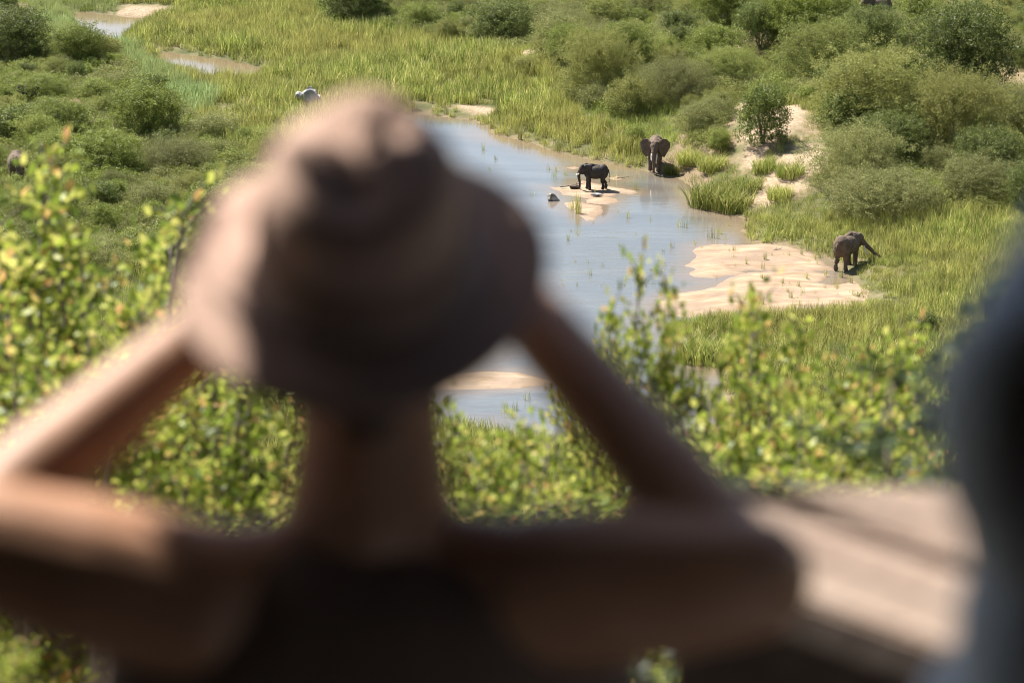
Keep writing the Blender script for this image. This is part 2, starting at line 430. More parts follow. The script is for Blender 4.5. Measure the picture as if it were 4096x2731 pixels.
sa[hillm] = 0.35 + 0.3 * fbm(fx[hillm] / 3, fy[hillm] / 3, 50)
for nm, arr in (('sand', sa), ('mud', mu)):
    a = me.attributes.new(nm, 'FLOAT', 'POINT'); a.data.foreach_set('value', arr)
tag(link('ground', me, mats=[M['ground']]), kind='structure')

# sandbars
BARS = [
 ('sandbar', [(2235, 750), (2300, 738), (2330, 722), (2400, 738), (2450, 748), (2540, 762), (2556, 772), (2530, 778), (2470, 774), (2455, 784), (2400, 790), (2350, 794), (2300, 784), (2255, 780), (2240, 765), (2200, 748)], 0.16),
 ('sandbar', [(2338, 800), (2370, 790), (2420, 786), (2462, 794), (2470, 808), (2440, 820), (2400, 818), (2345, 812)], 0.26),
 ('sandbar', [(2255, 812), (2300, 805), (2350, 815), (2400, 823), (2415, 845), (2390, 865), (2378, 880), (2350, 882), (2318, 862), (2300, 845), (2270, 830)], 0.22),
 ('sandbar', [(2800, 985), (2860, 976), (2960, 980), (3060, 974), (3160, 985), (3240, 1010), (3285, 1045), (3330, 1080), (3250, 1086), (3120, 1082), (3000, 1082), (2950, 1084), (2990, 1096), (2900, 1105), (2850, 1114),
              (2780, 1110), (2755, 1095), (2790, 1075), (2745, 1065), (2775, 1045), (2790, 1020), (2775, 1005)], 0.34),
 ('sandbar', [(2640, 1205), (2700, 1175), (2800, 1160), (2860, 1145), (2930, 1110), (3010, 1090), (3120, 1084), (3260, 1086), (3310, 1098), (3300, 1118), (3260, 1130), (3330, 1140), (3420, 1125), (3500, 1160), (3600, 1210), (3700, 1255),
              (3500, 1262), (3250, 1240), (3000, 1262), (2750, 1270), (2680, 1262), (2630, 1235)], 0.42),
 ('sandbar', [(1700, 1520), (1850, 1492), (1950, 1486), (2080, 1492), (2160, 1508), (2225, 1530), (2180, 1542), (2080, 1552), (1950, 1556), (1800, 1560), (1700, 1560)], 0.45),
 ('sandbar', [(2275, 672), (2300, 668), (2320, 672), (2300, 677)], 0.1),
 ('sandbar', [(2440, 712), (2470, 708), (2490, 716), (2465, 724)], 0.1),
]
BARLAB = ['pale sandbar the young elephant stands on in midstream', 'small rounded sandbar just below the elephant sandbar', 'leaf shaped sandbar with a clump of green reeds',
          'broad pale sandbar left of the feeding elephant', 'long sandbank reaching into the reeds in front of the feeding elephant', 'narrow sandbar framed under the right arm', 'sliver of sand behind the young elephant', 'muddy sliver beside the young elephant']
BARP = []
for k, (nm, px, hh) in enumerate(BARS):
    poly = W(px); pa = np.array(poly)
    x0, y0 = pa.min(0) - 0.8; x1, y1 = pa.max(0) + 0.8
    st = 0.10 if (x1 - x0) < 12 else 0.16
    gx = np.arange(x0, x1, st); gy = np.arange(y0, y1, st * 1.8)
    bx, by = np.meshgrid(gx, gy)
    d = sdist(poly, bx, by) + 0.32 * (st / .13) * fbm(bx / 1.6, by / 2.0, 60 + k, 5)
    ter = fbm(bx / 4.0, by / 2.2, 80 + k, 4)
    bz = np.clip(d * 0.22, -0.3, 1) ; bz = np.where(d > 0, hh * (1 - np.exp(-np.clip(d, 0, 9) * 0.5)) * (0.75 + 0.8 * ter) + 0.012, bz)
    bz += 0.012 * fbm(bx / 0.35, by / 0.35, 90, 2)
    ii = np.arange(bx.size).reshape(bx.shape)
    F = np.stack([ii[:-1, :-1], ii[:-1, 1:], ii[1:, 1:], ii[1:, :-1]], -1).reshape(-1, 4)
    keep = (d.ravel()[F].max(1) > -0.5)
    F = F[keep]; used = np.unique(F); remap = np.zeros(bx.size, int); remap[used] = np.arange(len(used))
    V = np.stack([bx, by, bz], -1).reshape(-1, 3)[used]
    me = mesh_np('sandbar', V, remap[F], True)
    wet = np.clip(1.0 - d.ravel()[used] / 0.9 + 0.5 * fbm(bx / .8, by / .8, 95, 3).ravel()[used], 0, 1) * 0.75
    wet = np.maximum(wet, np.clip((fbm(bx / 2.5, by / 1.6, 71 + k, 3).ravel()[used] - 0.02) * 3, 0, 0.5))
    a = me.attributes.new('wet', 'FLOAT', 'POINT'); a.data.foreach_set('value', wet.astype(np.float32))
    o = link('sandbar', me, mats=[M['sand']]); tag(o, BARLAB[k], kind='structure')
    BARP.append(poly)
# water: one sheet, the terrain rises out of it
wx, wy = np.meshgrid(np.arange(-110, 121, 1.0), np.arange(112, 461, 1.0))
ii = np.arange(wx.size).reshape(wx.shape)
F = np.stack([ii[:-1, :-1], ii[:-1, 1:], ii[1:, 1:], ii[1:, :-1]], -1).reshape(-1, 4)
me = mesh_np('water', np.stack([wx, wy, wx * 0], -1).reshape(-1, 3), F)
fx, fy = wx.ravel(), wy.ravel()
sd_ = np.full(fx.shape, -30.0)
sel = (fy > 140) & (np.abs(fx) < 60)
bank = sdist(RIVER, fx[sel], fy[sel])
nb_ = np.full(bank.shape, 30.0)
for q in BARP: nb_ = np.minimum(nb_, np.clip(-sdist(q, fx[sel], fy[sel]), 0, 30))
sw = np.full(fx.shape, 0.5, np.float32)
sw[sel] = np.clip(np.maximum(1.0 - bank / 4.0, 1.0 - nb_ / 2.2) + 0.5 * fbm(fx[sel] / 4, fy[sel] / 7, 201, 4), 0, 1) * .8
rf = (0.12 + 0.5 * sstep(232, 205, fy) + 0.15 * fbm(fx / 9, fy / 14, 207, 3)).clip(0.06, 1).astype(np.float32)
for nm, arr in (('shallow', sw), ('riffle', rf)):
    a = me.attributes.new(nm, 'FLOAT', 'POINT'); a.data.foreach_set('value', arr)
tag(link('water', me, mats=[M['water']]), kind='structure')

def top_at(u, v):
    """ground or sandbar surface seen at a photograph position"""
    x, y = flat(u, v, 0.1)
    for poly in BARP:
        if inside(poly, np.array([x]), np.array([y]))[0]: return Vector((x, y, 0.12))
    return ground_at(u, v)
#PART3
# ================================================================== vegetation meshes
def blades_mesh(name, n, h, spread, width, droop, seed, head=0.0, segs=3, lean=0.25):
    r = np.random.default_rng(seed)
    V, Fq = [], []
    for i in range(n):
        a = r.uniform(0, 2 * math.pi); rad = spread * math.sqrt(r.uniform())
        bx, by = rad * math.cos(a), rad * math.sin(a)
        hh = h * r.uniform(0.55, 1.05)
        la = r.uniform(0, 2 * math.pi); ln = hh * lean * r.uniform(0.1, 1.0); dr = droop * r.uniform(0.2, 1.2)
        wa = r.uniform(0, math.pi); w = width * r.uniform(0.6, 1.2)
        wx, wy = math.cos(wa) * w, math.sin(wa) * w
        base = len(V)
        for s in range(segs + 1):
            t = s / segs
            px = bx + math.cos(la) * ln * t ** 1.7; py = by + math.sin(la) * ln * t ** 1.7
            pz = hh * (t - dr * t ** 3 * 0.5) - 0.12 * (1 - t)
            ww = (1 - t) ** 0.6 if s else 0.8
            ww = max(ww, 0.04)
            V += [(px - wx * ww, py - wy * ww, pz), (px + wx * ww, py + wy * ww, pz)]
        for s in range(segs):
            b = base + 2 * s; Fq.append((b, b + 1, b + 3, b + 2))
    return mesh_np(name, V, Fq)
def leafy_mesh(name, centers, dirs, size, per, seed, flat_=0.4, rad=0.4):
    """leaf-sized faces gathered in sprays round the given centres"""
    r = np.random.default_rng(seed)
    n = len(centers) * per
    c = np.repeat(centers, per, 0); dd = np.repeat(dirs, per, 0)
    off = r.normal(size=(n, 3)); off /= np.linalg.norm(off, axis=1)[:, None]
    off *= (r.uniform(0, 1, (n, 1)) ** 0.5) * rad
    off[:, 2] *= 0.7
    p = c + off + dd * r.uniform(0, rad * .6, (n, 1))
    nrm = r.normal(size=(n, 3)) + dd * 0.7 + np.array([0, 0, flat_])
    nrm /= np.linalg.norm(nrm, axis=1)[:, None]
    t = r.normal(size=(n, 3)) * .75 + dd * .6 + np.array([0, 0, .55]); t -= nrm * (t * nrm).sum(1)[:, None]; t /= np.linalg.norm(t, axis=1)[:, None]
    b = np.cross(nrm, t)
    s = size * r.uniform(0.6, 1.3, (n, 1))
    V = np.stack([p - t * s, p - b * s * .45, p + t * s, p + b * s * .45], 1).reshape(-1, 3)
    V = V.astype(np.float32); F = np.arange(n * 4).reshape(-1, 4)
    return V, F
def crown_data(w, h, lobes, sprays, per, size, seed, low=0.1, hole=0.25):
    r = np.random.default_rng(seed)
    L = []
    for i in range(lobes):
        a = 2 * math.pi * (i + r.uniform(0, .6)) / lobes; q = r.uniform(0.15, 0.62) * w / 2
        hz = h * r.uniform(0.42, 0.74)
        L.append((math.cos(a) * q, math.sin(a) * q, hz, w * r.uniform(0.20, 0.34), (h - hz) * r.uniform(0.75, 1.05)))
    L.append((0, 0, h * 0.62, w * 0.30, h * 0.38))
    C, D = [], []
    for i in range(sprays):
        cx, cy, cz, lr, lh = L[r.integers(len(L))]
        d = r.normal(size=3); d[2] = abs(d[2]) * 1.0 - 0.45; d /= np.linalg.norm(d)
        k = r.uniform(0.55, 1.12)
        z = cz + d[2] * lh * k * (1.0 if d[2] > 0 else cz / max(lh, .1) * 0.9)
        if z < low * h: z = low * h + r.uniform(0, .2) * h
        if r.uniform() < .26:          # skirt of foliage down to the ground
            a = r.uniform(0, 6.283); q = w * .5 * r.uniform(.45, .92); C.append((math.cos(a) * q, math.sin(a) * q, h * r.uniform(.03, .45))); D.append((math.cos(a) * .6, math.sin(a) * .6, .5)); continue
        if r.uniform() < .16: z += h * r.uniform(.04, .26)   # shoots standing above the crown
        C.append((cx + d[0] * lr * k, cy + d[1] * lr * k, z)); D.append(d)
    return np.array(C), np.array(D)
def tube_into(bm, pts, rads, sides=6, cap=True):
    rings = []
    for i, p in enumerate(pts):
        p = Vector(p)
        a = Vector(pts[max(i - 1, 0)]); b = Vector(pts[min(i + 1, len(pts) - 1)])
        t = (b - a).normalized() if (b - a).length > 1e-6 else Vector((0, 0, 1))
        u = t.cross(Vector((0, 0, 1)) if abs(t.z) < 0.95 else Vector((1, 0, 0))).normalized(); w = t.cross(u)
        rings.append([bm.verts.new(p + (u * math.cos(2 * math.pi * k / sides) + w * math.sin(2 * math.pi * k / sides)) * rads[i]) for k in range(sides)])
    for a, b in zip(rings[:-1], rings[1:]):
        for k in range(sides): bm.faces.new((a[k], a[(k + 1) % sides], b[(k + 1) % sides], b[k]))
    if cap:
        bm.faces.new(rings[0][::-1]); bm.faces.new(rings[-1])
def bm_mesh(bm, name, smooth=True):
    me = bpy.data.meshes.new(name); bmesh.ops.recalc_face_normals(bm, faces=bm.faces); bm.to_mesh(me); bm.free()
    if smooth: me.polygons.foreach_set('use_smooth', np.ones(len(me.polygons), bool))
    return me
def stems_mesh(name, w, h, n, seed, r0=0.07):
    r = random.Random(seed); bm = bmesh.new()
    for i in range(n):
        a = 2 * math.pi * i / n + r.uniform(-.3, .3); q = w * r.uniform(0.15, 0.38); z = h * r.uniform(0.55, 0.85)
        pts = [(0.05 * math.cos(a), 0.05 * math.sin(a), -0.3), (q * .25 * math.cos(a), q * .25 * math.sin(a), z * .35),
               (q * .65 * math.cos(a + .15), q * .65 * math.sin(a + .15), z * .7), (q * math.cos(a + .2), q * math.sin(a + .2), z)]
        tube_into(bm, pts, [r0, r0 * .8, r0 * .5, r0 * .25], 5)
    return bm_mesh(bm, name)

# bush kinds: unit bushes about 4 m wide and 3 m high; (crown mesh, stem mesh, material)
def bush_kind(mat, w, h, lobes, sprays, per, size, seed, rad=0.4, low=0.1):
    c, d = crown_data(w, h, lobes, sprays, per, size, seed, low)
    V, Fc = leafy_mesh('crown', c, d, size, per, seed + 1, rad=rad)
    me = mesh_np('crown', V, Fc); me.materials.append(M[mat])
    st = stems_mesh('stems', w, h, 7, seed + 2); st.materials.append(M['bark'])
    return me, st
KINDS = {
 'olive': [bush_kind('olive', 4.2, 2.9, 8, 480, 30, 0.065, s, 0.36) for s in (11, 12)],
 'dark': [bush_kind('darkleaf', 4.0, 3.0, 7, 420, 28, 0.075, s, 0.34) for s in (21, 22)],
 'bright': [bush_kind('brightleaf', 3.8, 2.9, 7, 400, 28, 0.075, s, 0.36) for s in (31, 32)],
 'grey': [bush_kind('greyleaf', 4.4, 2.4, 9, 480, 30, 0.055, s, 0.34) for s in (41, 42)],
}
_rb = random.Random(5)
def add_bush(u, v, wpx, kind, label, group=None, hs=1.0, cat='bush', name=None):
    """bush whose foot is seen at (u,v); wpx = its width in the photograph"""
    p = ground_at(u, v); k = px_per_m(p)
    w = wpx / k; cr, st = KINDS[kind][_rb.randrange(2)]
    s = w / 4.1
    if s > 1.3: cr, st = BIG[kind][_rb.randrange(2)]; s /= 2; hs *= 1.08
    o = empty(name or {'olive': 'thorn_bush', 'dark': 'leafy_bush', 'bright': 'green_bush', 'grey': 'scrub_bush'}[kind], p, _rb.uniform(0, 6.28))
    o.scale = (s, s, s * hs * _rb.uniform(0.92, 1.05))
    tag(o, label, cat, group)
    c = link('crown', cr, o); 
    link('stem', st, o)
    return o

BIG = {
 'olive': [bush_kind('olive', 8.4, 5.2, 17, 1500, 30, 0.070, s, 0.42) for s in (51, 52)],
 'dark': [bush_kind('darkleaf', 8.0, 5.4, 14, 1400, 28, 0.085, s, 0.40) for s in (61, 62)],
 'bright': [bush_kind('brightleaf', 7.6, 5.2, 14, 1300, 28, 0.085, s, 0.42) for s in (71, 72)],
 'grey': [bush_kind('greyleaf', 8.8, 4.2, 18, 1500, 30, 0.062, s, 0.40) for s in (81, 82)],
}
# ---------------- named bushes (photo foot x, foot y, width)
NAMED = [
 (2390, 395, 330, 'olive', 'big olive bush with a dark shaded left flank above the reeds', 1.15),
 (2700, 410, 320, 'grey', 'wide grey-green thorn bush right of the big olive bush', 1.0),
 (2010, 182, 270, 'dark', 'dark rounded bush standing alone over the reed bed near the top', 0.9),
 (1430, 92, 300, 'dark', 'dark bush at the top edge above the reed bed, over the hat', 0.9),
 (1680, 118, 170, 'olive', 'small bush just right of the dark top-edge bush', 0.9),
 (2900, 110, 300, 'bright', 'bright green bush at the top edge with feathery crown', 1.0),
 (3040, 200, 230, 'dark', 'nearly black leafy bush between two feathery green ones', 1.3),
 (3190, 205, 300, 'bright', 'feathery green bush right of the nearly black one', 1.2),
 (3370, 180, 180, 'bright', 'small yellow-green bush in front of a feathery one', 0.8),
 (3290, 360, 400, 'olive', 'broad bush beside the dry grass clearing', 0.95),
 (3840, 385, 470, 'dark', 'broad dark bush with brownish twigs above the right clearing', 1.1),
 (3480, 520, 500, 'olive', 'largest olive bush in the middle of the right slope', 0.95),
 (3050, 575, 230, 'dark', 'dark leafy bush above the eroded sandy bank', 1.3),
 (3390, 545, 240, 'dark', 'dark glossy bush in front of the largest olive bush', 0.9),
 (3830, 600, 430, 'olive', 'rounded bush below the right dry grass patch', 1.1),
 (3430, 745, 420, 'grey', 'spreading grey-green bush right of the bare sand slope', 0.95),
 (3560, 650, 300, 'dark', 'dark leafy bush up against the spreading grey one', 0.9),
 (3530, 850, 460, 'grey', 'low twiggy grey bush above the feeding elephant', 0.7),
 (3900, 800, 360, 'grey', 'low grey bush beside the blue-clad person\'s outline', 0.8),
 (2800, 530, 180, 'grey', 'grey bush at the top of the muddy bank', 1.0),
  (2545, 585, 100, 'bright', 'small round shrub beside the elephant with spread ears', 1.0),
 (2110, 285, 120, 'olive', 'brownish shrub over the bare patch in the reed bed', 0.7),
 (620, 420, 130, 'dark', 'small round dark bush among the reeds on the left', 1.3),
 (590, 560, 330, 'bright', 'wide green bush below the small round one on the left', 0.95),
 (310, 270, 260, 'bright', 'green bush in the row near the upper pool', 0.9),
 (60, 250, 330, 'dark', 'dark bush at the left edge of the frame', 0.95),
 (-10, 70, 200, 'dark', 'almost black tree crown in the top left corner', 1.5),
 (410, 250, 170, 'olive', 'bush at the right end of the row below the upper pool', 0.9),
 (180, 430, 230, 'bright', 'green bush right behind the half hidden elephant', 0.8),
 (230, 580, 320, 'bright', 'bright bush right of the half hidden elephants', 0.85),
 (40, 590, 230, 'dark', 'dark bush above the grey elephant on the left edge', 0.95),
 (860, 570, 230, 'grey', 'grey shrub at the edge of the left reed bed', 0.8),
 (700, 690, 300, 'grey', 'spreading grey bush above the left foreground leaves', 0.8),
 (420, 700, 330, 'bright', 'green bush behind the topmost foreground leaves', 0.8),
 (180, 900, 330, 'olive', 'olive bush below the grey elephant on the left', 0.8),
 (3700, 1350, 130, 'dark', 'dark round bush at the water edge by the right foreground shrub', 1.0),
]
# ---------------- elephants and their surroundings are kept clear
CLEAR = [(2618, 680, 90), (2380, 757, 90), (3400, 1075, 120), (75, 735, 75), (140, 410, 60), (3530, 40, 60)]
CLEARW = [(*ground_at(u, v).xy, r / 45.0) for u, v, r in CLEAR]
def is_clear(x, y, extra=0.0):
    c = np.zeros(np.shape(x), bool)
    for cx, cy, r in CLEARW: c |= (np.hypot(x - cx, (y - cy) * 0.8) < r + extra)
    return c
for u, v, w, k, lab, hs in NAMED: add_bush(u, v, w, k, lab, hs=hs)

# ---------------- the many unnamed bushes of the two slopes
def inr(poly, u, v): return bool(inside(poly, np.array([u], float), np.array([v], float))[0])
REG_R = [(1250, -60), (4500, -60), (4500, 900), (3700, 840), (3420, 870), (3360, 720), (3180, 560), (2940, 640), (2760, 590), (2700, 440), (2480, 470), (2250, 420), (2230, 280), (1900, 200), (1600, 130), (1300, 100)]
REG_L = [(-300, 180), (150, 170), (450, 210), (560, 330), (760, 480), (1000, 600), (1150, 700), (1050, 900), (600, 1100), (-300, 1100)]
placed = [(*ground_at(u, v).xy, w / 45.0 * 0.42) for u, v, w, k, lab, hs in NAMED]
badpoly = [q for q in BARE + DRY]
def fill_bushes(region, n, sizes, kinds, lab, grp, seed):
    r = random.Random(seed); tries = 0; cnt = 0
    us = [p[0] for p in region]; vs = [p[1] for p in region]
    while cnt < n and tries < n * 40:
        tries += 1
        u = r.uniform(min(us), max(us)); v = r.uniform(min(vs), max(vs))
        if not inr(region, u, v): continue
        p = ground_at(u, v); w = r.uniform(*sizes)
        if any((p.x - a) ** 2 + (p.y - b) ** 2 < (w * 0.40 + c) ** 2 for a, b, c in placed): continue
        X, Y = np.array([p.x]), np.array([p.y])
        if is_clear(X, Y, w * .5)[0]: continue
        if any(sdist(q, X, Y)[0] > -w * 0.35 or sdist(q, X, Y + w * 1.0 )[0] > 0 and False for q in badpoly): continue
        # keep clear the line of sight to the bare and dry patches and to the elephants
        uu, vv = proj(p.x, p.y, p.z + w * 0.6)
        X2, Y2 = flat(uu, vv); X2, Y2 = np.array([X2]), np.array([Y2])
        if any(sdist(q, X2, Y2)[0] > 0.3 for q in badpoly) or is_clear(X2, Y2)[0]: continue
        k = r.choices(['olive', 'dark', 'bright', 'grey'], kinds)[0]
        add_bush(u, v, w * px_per_m(p), k, own_label(u, v, w, k) or lab[k], grp[k], r.uniform(0.8, 1.15) * (1.15 if w < 3 else 1))
        placed.append((p.x, p.y, w * 0.36)); cnt += 1
LM = [('the big shaded olive bush', 2390, 300), ('the alert eared elephant', 2620, 620), ('the young elephant', 2380, 700), ('the feeding elephant', 3400, 1000), ('the bare sand slope', 3250, 770), ('the dry grass clearing', 3010, 290),
      ('the eroded sandy bank', 3080, 650), ('the muddy bank', 2780, 690), ('the nearly black leafy bush', 3040, 140), ('the yellow-green feathery bush', 3370, 150), ('the right dry grass patch', 3730, 400), ('the half seen top elephant', 3525, 20),
      ('the lone dark reed-bed bush', 2010, 150), ('the dark top-edge bush', 1430, 60), ('the largest olive bush', 3480, 420), ('the spreading grey bush', 3430, 660), ('the low twiggy bush', 3530, 800), ('the brownish reed-bed shrub', 2110, 260),
      ('the grey left elephant', 70, 660), ('the half hidden left elephant', 140, 390), ('the small round left bush', 620, 380), ('the split grey boulder', 1235, 400), ('the upper left pool', 400, 110), ('the topmost foreground leaves', 330, 640),
      ('the wide green left bush', 590, 500), ('the dark corner tree', 0, 50), ('the second left pool', 850, 250), ('the hat crown', 1500, 450), ('the top right corner', 4096, 0), ('the blue-clad person', 4050, 800)]
USED = set()
def own_label(u, v, w, kind):
    size = 'small' if w < 2.2 else 'medium' if w < 3.4 else 'large' if w < 5.2 else 'very large'
    look = {'olive': 'olive thorn bush', 'dark': 'dark leafy bush', 'bright': 'fresh green bush', 'grey': 'grey twiggy bush'}[kind]
    for nm, a, b in sorted(LM, key=lambda q: math.hypot(q[1] - u, q[2] - v))[:12]:
        dx, dy = u - a, v - b
        rel = ('right of' if dx > 0 else 'left of') if abs(dx) > abs(dy) * 1.6 else ('in front of' if dy > 0 else 'behind') if abs(dy) > abs(dx) * 1.6 else \
              ('before and right of' if dx > 0 else 'before and left of') if dy > 0 else ('behind and right of' if dx > 0 else 'behind and left of')
        d = math.hypot(dx, dy); far = 'close ' if d < 170 else '' if d < 420 else 'well '
        lab = f'{size} {look} {far}{rel} {nm}'
        if lab not in USED: USED.add(lab); return lab
    return None
kk = ('olive', 'dark', 'bright', 'grey')
LR = {'olive': 'olive thorn bush, one of many crowding the slope right of the river', 'dark': 'dark leafy bush, one of many crowding the slope right of the river',
      'bright': 'fresh green bush, one of many crowding the slope right of the river', 'grey': 'grey twiggy bush, one of many crowding the slope right of the river'}
GR = {k: f'{k} bushes on the right slope' for k in kk}
LL = {'olive': 'olive bush, one of many in the scrub left of the hat', 'dark': 'dark bush, one of many in the scrub left of the hat',
      'bright': 'fresh green bush, one of many in the scrub left of the hat', 'grey': 'grey bush, one of many in the scrub left of the hat'}
GL = {k: f'{k} bushes in the left scrub' for k in kk}
fill_bushes(REG_R, 55, (4.2, 7.5), (5, 3, 2, 4), LR, GR, 3)
fill_bushes(REG_R, 150, (1.8, 3.6), (5, 3, 3, 5), LR, GR, 4)
fill_bushes(REG_L, 22, (2.6, 4.8), (4, 2, 5, 3), LL, GL, 5)
fill_bushes(REG_L, 64, (1.2, 2.6), (4, 2, 5, 4), LL, GL, 6)

# ---------------- grass and reeds: tufts scattered over the ground
def tufts(name, specs, mat):
    c = bpy.data.collections.new(name)
    for i, s in enumerate(specs):
        me = blades_mesh(name, seed=100 + i * 7 + len(name), **s); me.materials.append(M[mat])
        o = bpy.data.objects.new(name + '_tuft', me); c.objects.link(o)
    return c
C_REED = tufts('reed', [dict(n=46, h=2.0, spread=0.75, width=0.034, droop=0.5, lean=0.35), dict(n=40, h=2.3, spread=0.8, width=0.030, droop=0.35, lean=0.25), dict(n=50, h=1.7, spread=0.75, width=0.036, droop=0.7, lean=0.5),
                         dict(n=44, h=1.9, spread=0.9, width=0.034, droop=0.6, lean=0.6)], 'reed')
C_BREED = tufts('bluereed', [dict(n=44, h=2.1, spread=0.8, width=0.028, droop=0.7, lean=0.45), dict(n=40, h=1.8, spread=0.8, width=0.030, droop=0.7, lean=0.5)], 'bluereed')
C_GRASS = tufts('grass', [dict(n=60, h=0.75, spread=0.6, width=0.017, droop=0.8, lean=0.55), dict(n=50, h=0.95, spread=0.65, width=0.017, droop=0.7, lean=0.5), dict(n=60, h=0.55, spread=0.6, width=0.019, droop=0.9, lean=0.6)], 'grass')
C_DRY = tufts('dry', [dict(n=60, h=0.6, spread=0.5, width=0.014, droop=0.8, lean=0.6), dict(n=50, h=0.8, spread=0.5, width=0.013, droop=0.6, lean=0.5)], 'dry')
def scrub_coll(name, mat, size, seed):
    c = bpy.data.collections.new(name)
    for i in range(3):
        cc, dd = crown_data(1.7, 1.0, 4, 60, 14, size, seed + i, 0.05)
        V, Fc = leafy_mesh(name, cc, dd, size, 14, seed + 50 + i, rad=0.26)
        me = mesh_np(name, V, Fc); me.materials.append(M[mat])
        c.objects.link(bpy.data.objects.new(name + '_sprig', me))
    return c
C_SCRUB = scrub_coll('scrub', 'olive', 0.06, 300)
C_SCRUBG = scrub_coll('greyscrub', 'greyleaf', 0.055, 320)
C_SCRUBB = scrub_coll('brightscrub', 'brightleaf', 0.065, 340)

def scatter(name, coll, pts, scl, seed, cls='stuff', tilt=0.12, zs=None):
    r = np.random.default_rng(seed); n = len(pts)
    me = bpy.data.meshes.new(name); me.vertices.add(n); me.vertices.foreach_set('co', np.asarray(pts, np.float32).ravel())
    a = me.attributes.new('rot', 'FLOAT_VECTOR', 'POINT')
    rot = np.stack([r.normal(0, tilt, n), r.normal(0, tilt, n), r.uniform(0, 6.283, n)], 1).astype(np.float32); a.data.foreach_set('vector', rot.ravel())
    a = me.attributes.new('scl', 'FLOAT_VECTOR', 'POINT')
    sc = np.stack([scl, scl, scl * (1 if zs is None else zs)], 1).astype(np.float32); a.data.foreach_set('vector', sc.ravel())
    o = link(name, me)
    ng = bpy.data.node_groups.new(name, 'GeometryNodeTree')
    ng.interface.new_socket('Geometry', in_out='INPUT', socket_type='NodeSocketGeometry')
    ng.interface.new_socket('Geometry', in_out='OUTPUT', socket_type='NodeSocketGeometry')
    gi = ng.nodes.new('NodeGroupInput'); go = ng.nodes.new('NodeGroupOutput')
    ip = ng.nodes.new('GeometryNodeInstanceOnPoints'); ci = ng.nodes.new('GeometryNodeCollectionInfo')
    ci.inputs['Collection'].default_value = coll; ci.inputs['Separate Children'].default_value = True; ci.inputs['Reset Children'].default_value = True
    ip.inputs['Pick Instance'].default_value = True
    ra = ng.nodes.new('GeometryNodeInputNamedAttribute'); ra.data_type = 'FLOAT_VECTOR'; ra.inputs[0].default_value = 'rot'
    sa_ = ng.nodes.new('GeometryNodeInputNamedAttribute'); sa_.data_type = 'FLOAT_VECTOR'; sa_.inputs[0].default_value = 'scl'
    ri = ng.nodes.new('FunctionNodeRandomValue'); ri.data_type = 'INT'
    ri.inputs['Min'].default_value = 0; ri.inputs['Max'].default_value = 50
    L = ng.links.new
    L(gi.outputs[0], ip.inputs['Points']); L(ci.outputs[0], ip.inputs['Instance']); L(ra.outputs[0], ip.inputs['Rotation']); L(sa_.outputs[0], ip.inputs['Scale'])
    L([s for s in ri.outputs if s.type == 'INT'][0], ip.inputs['Instance Index']); L(ip.outputs[0], go.inputs[0])
    md = o.modifiers.new('scatter', 'NODES'); md.node_group = ng
    tag(o, kind='stuff')
    return o

def jgrid(y0, y1, step, seed, margin=14):
    """jittered points over the seen wedge of ground"""
    r = np.random.default_rng(seed)
    ys = np.arange(y0, y1, step); out = []
    for y in ys:
        hw = 0.187 * math.hypot(y, 45) + margin
        xs = np.arange(-hw, hw, step)
        out.append(np.stack([xs, np.full(xs.size, y)], 1))
    p = np.concatenate(out); p += r.uniform(-.55, .55, p.shape) * step
    return p[:, 0], p[:, 1]
def poly_in_any(polys, x, y, off=0.0):
    m = np.zeros(x.shape, bool)
    for q in polys: m |= sdist(q, x, y) > off
    return m
REEDZONE = [(-500, 90), (150, 60), (300, -80), (1200, -80), (1250, 60), (1600, 130), (1900, 190), (2230, 270), (2250, 400), (2330, 480), (2480, 530), (2560, 620), (2640, 670), (2500, 720), (2000, 700),
            (2000, 1000), (1950, 1400), (1500, 1500), (1150, 1100), (1150, 800), (1000, 640), (760, 520), (560, 380), (450, 230), (250, 190), (-500, 200)]
BLUEZONE = [(150, -80), (430, -80), (500, 170), (700, 300), (900, 400), (800, 520), (620, 400), (450, 260), (250, 180), (120, 150)]
GREENZONE = [(2850, 780), (3000, 860), (3200, 900), (3420, 830), (3700, 860), (4600, 880), (4600, 1900), (2700, 1900), (2900, 1600), (2850, 1450), (2650, 1330), (3300, 1180), (3400, 1100), (3300, 1000), (3000, 960), (2900, 860)]
NEARL = [(-800, 1050), (600, 1100), (1200, 900), (2000, 1000), (1950, 1400), (1600, 1600), (2300, 1820), (2900, 1800), (2900, 2800), (-800, 2800)]
def zone(poly, u, v): return inside(poly, u, v)
def prep(x, y):
    z = Hq(x, y); u, v = proj(x, y, z); return z, u, v
def rivd(x, y):
    d = np.full(x.shape, -99.0)
    for q in (RIVER, POND1, POND2): d = np.maximum(d, sdist(q, x, y))
    return d
BARSBIG = [BARP[3], BARP[4], BARP[5]]
badall = BARE + DRY
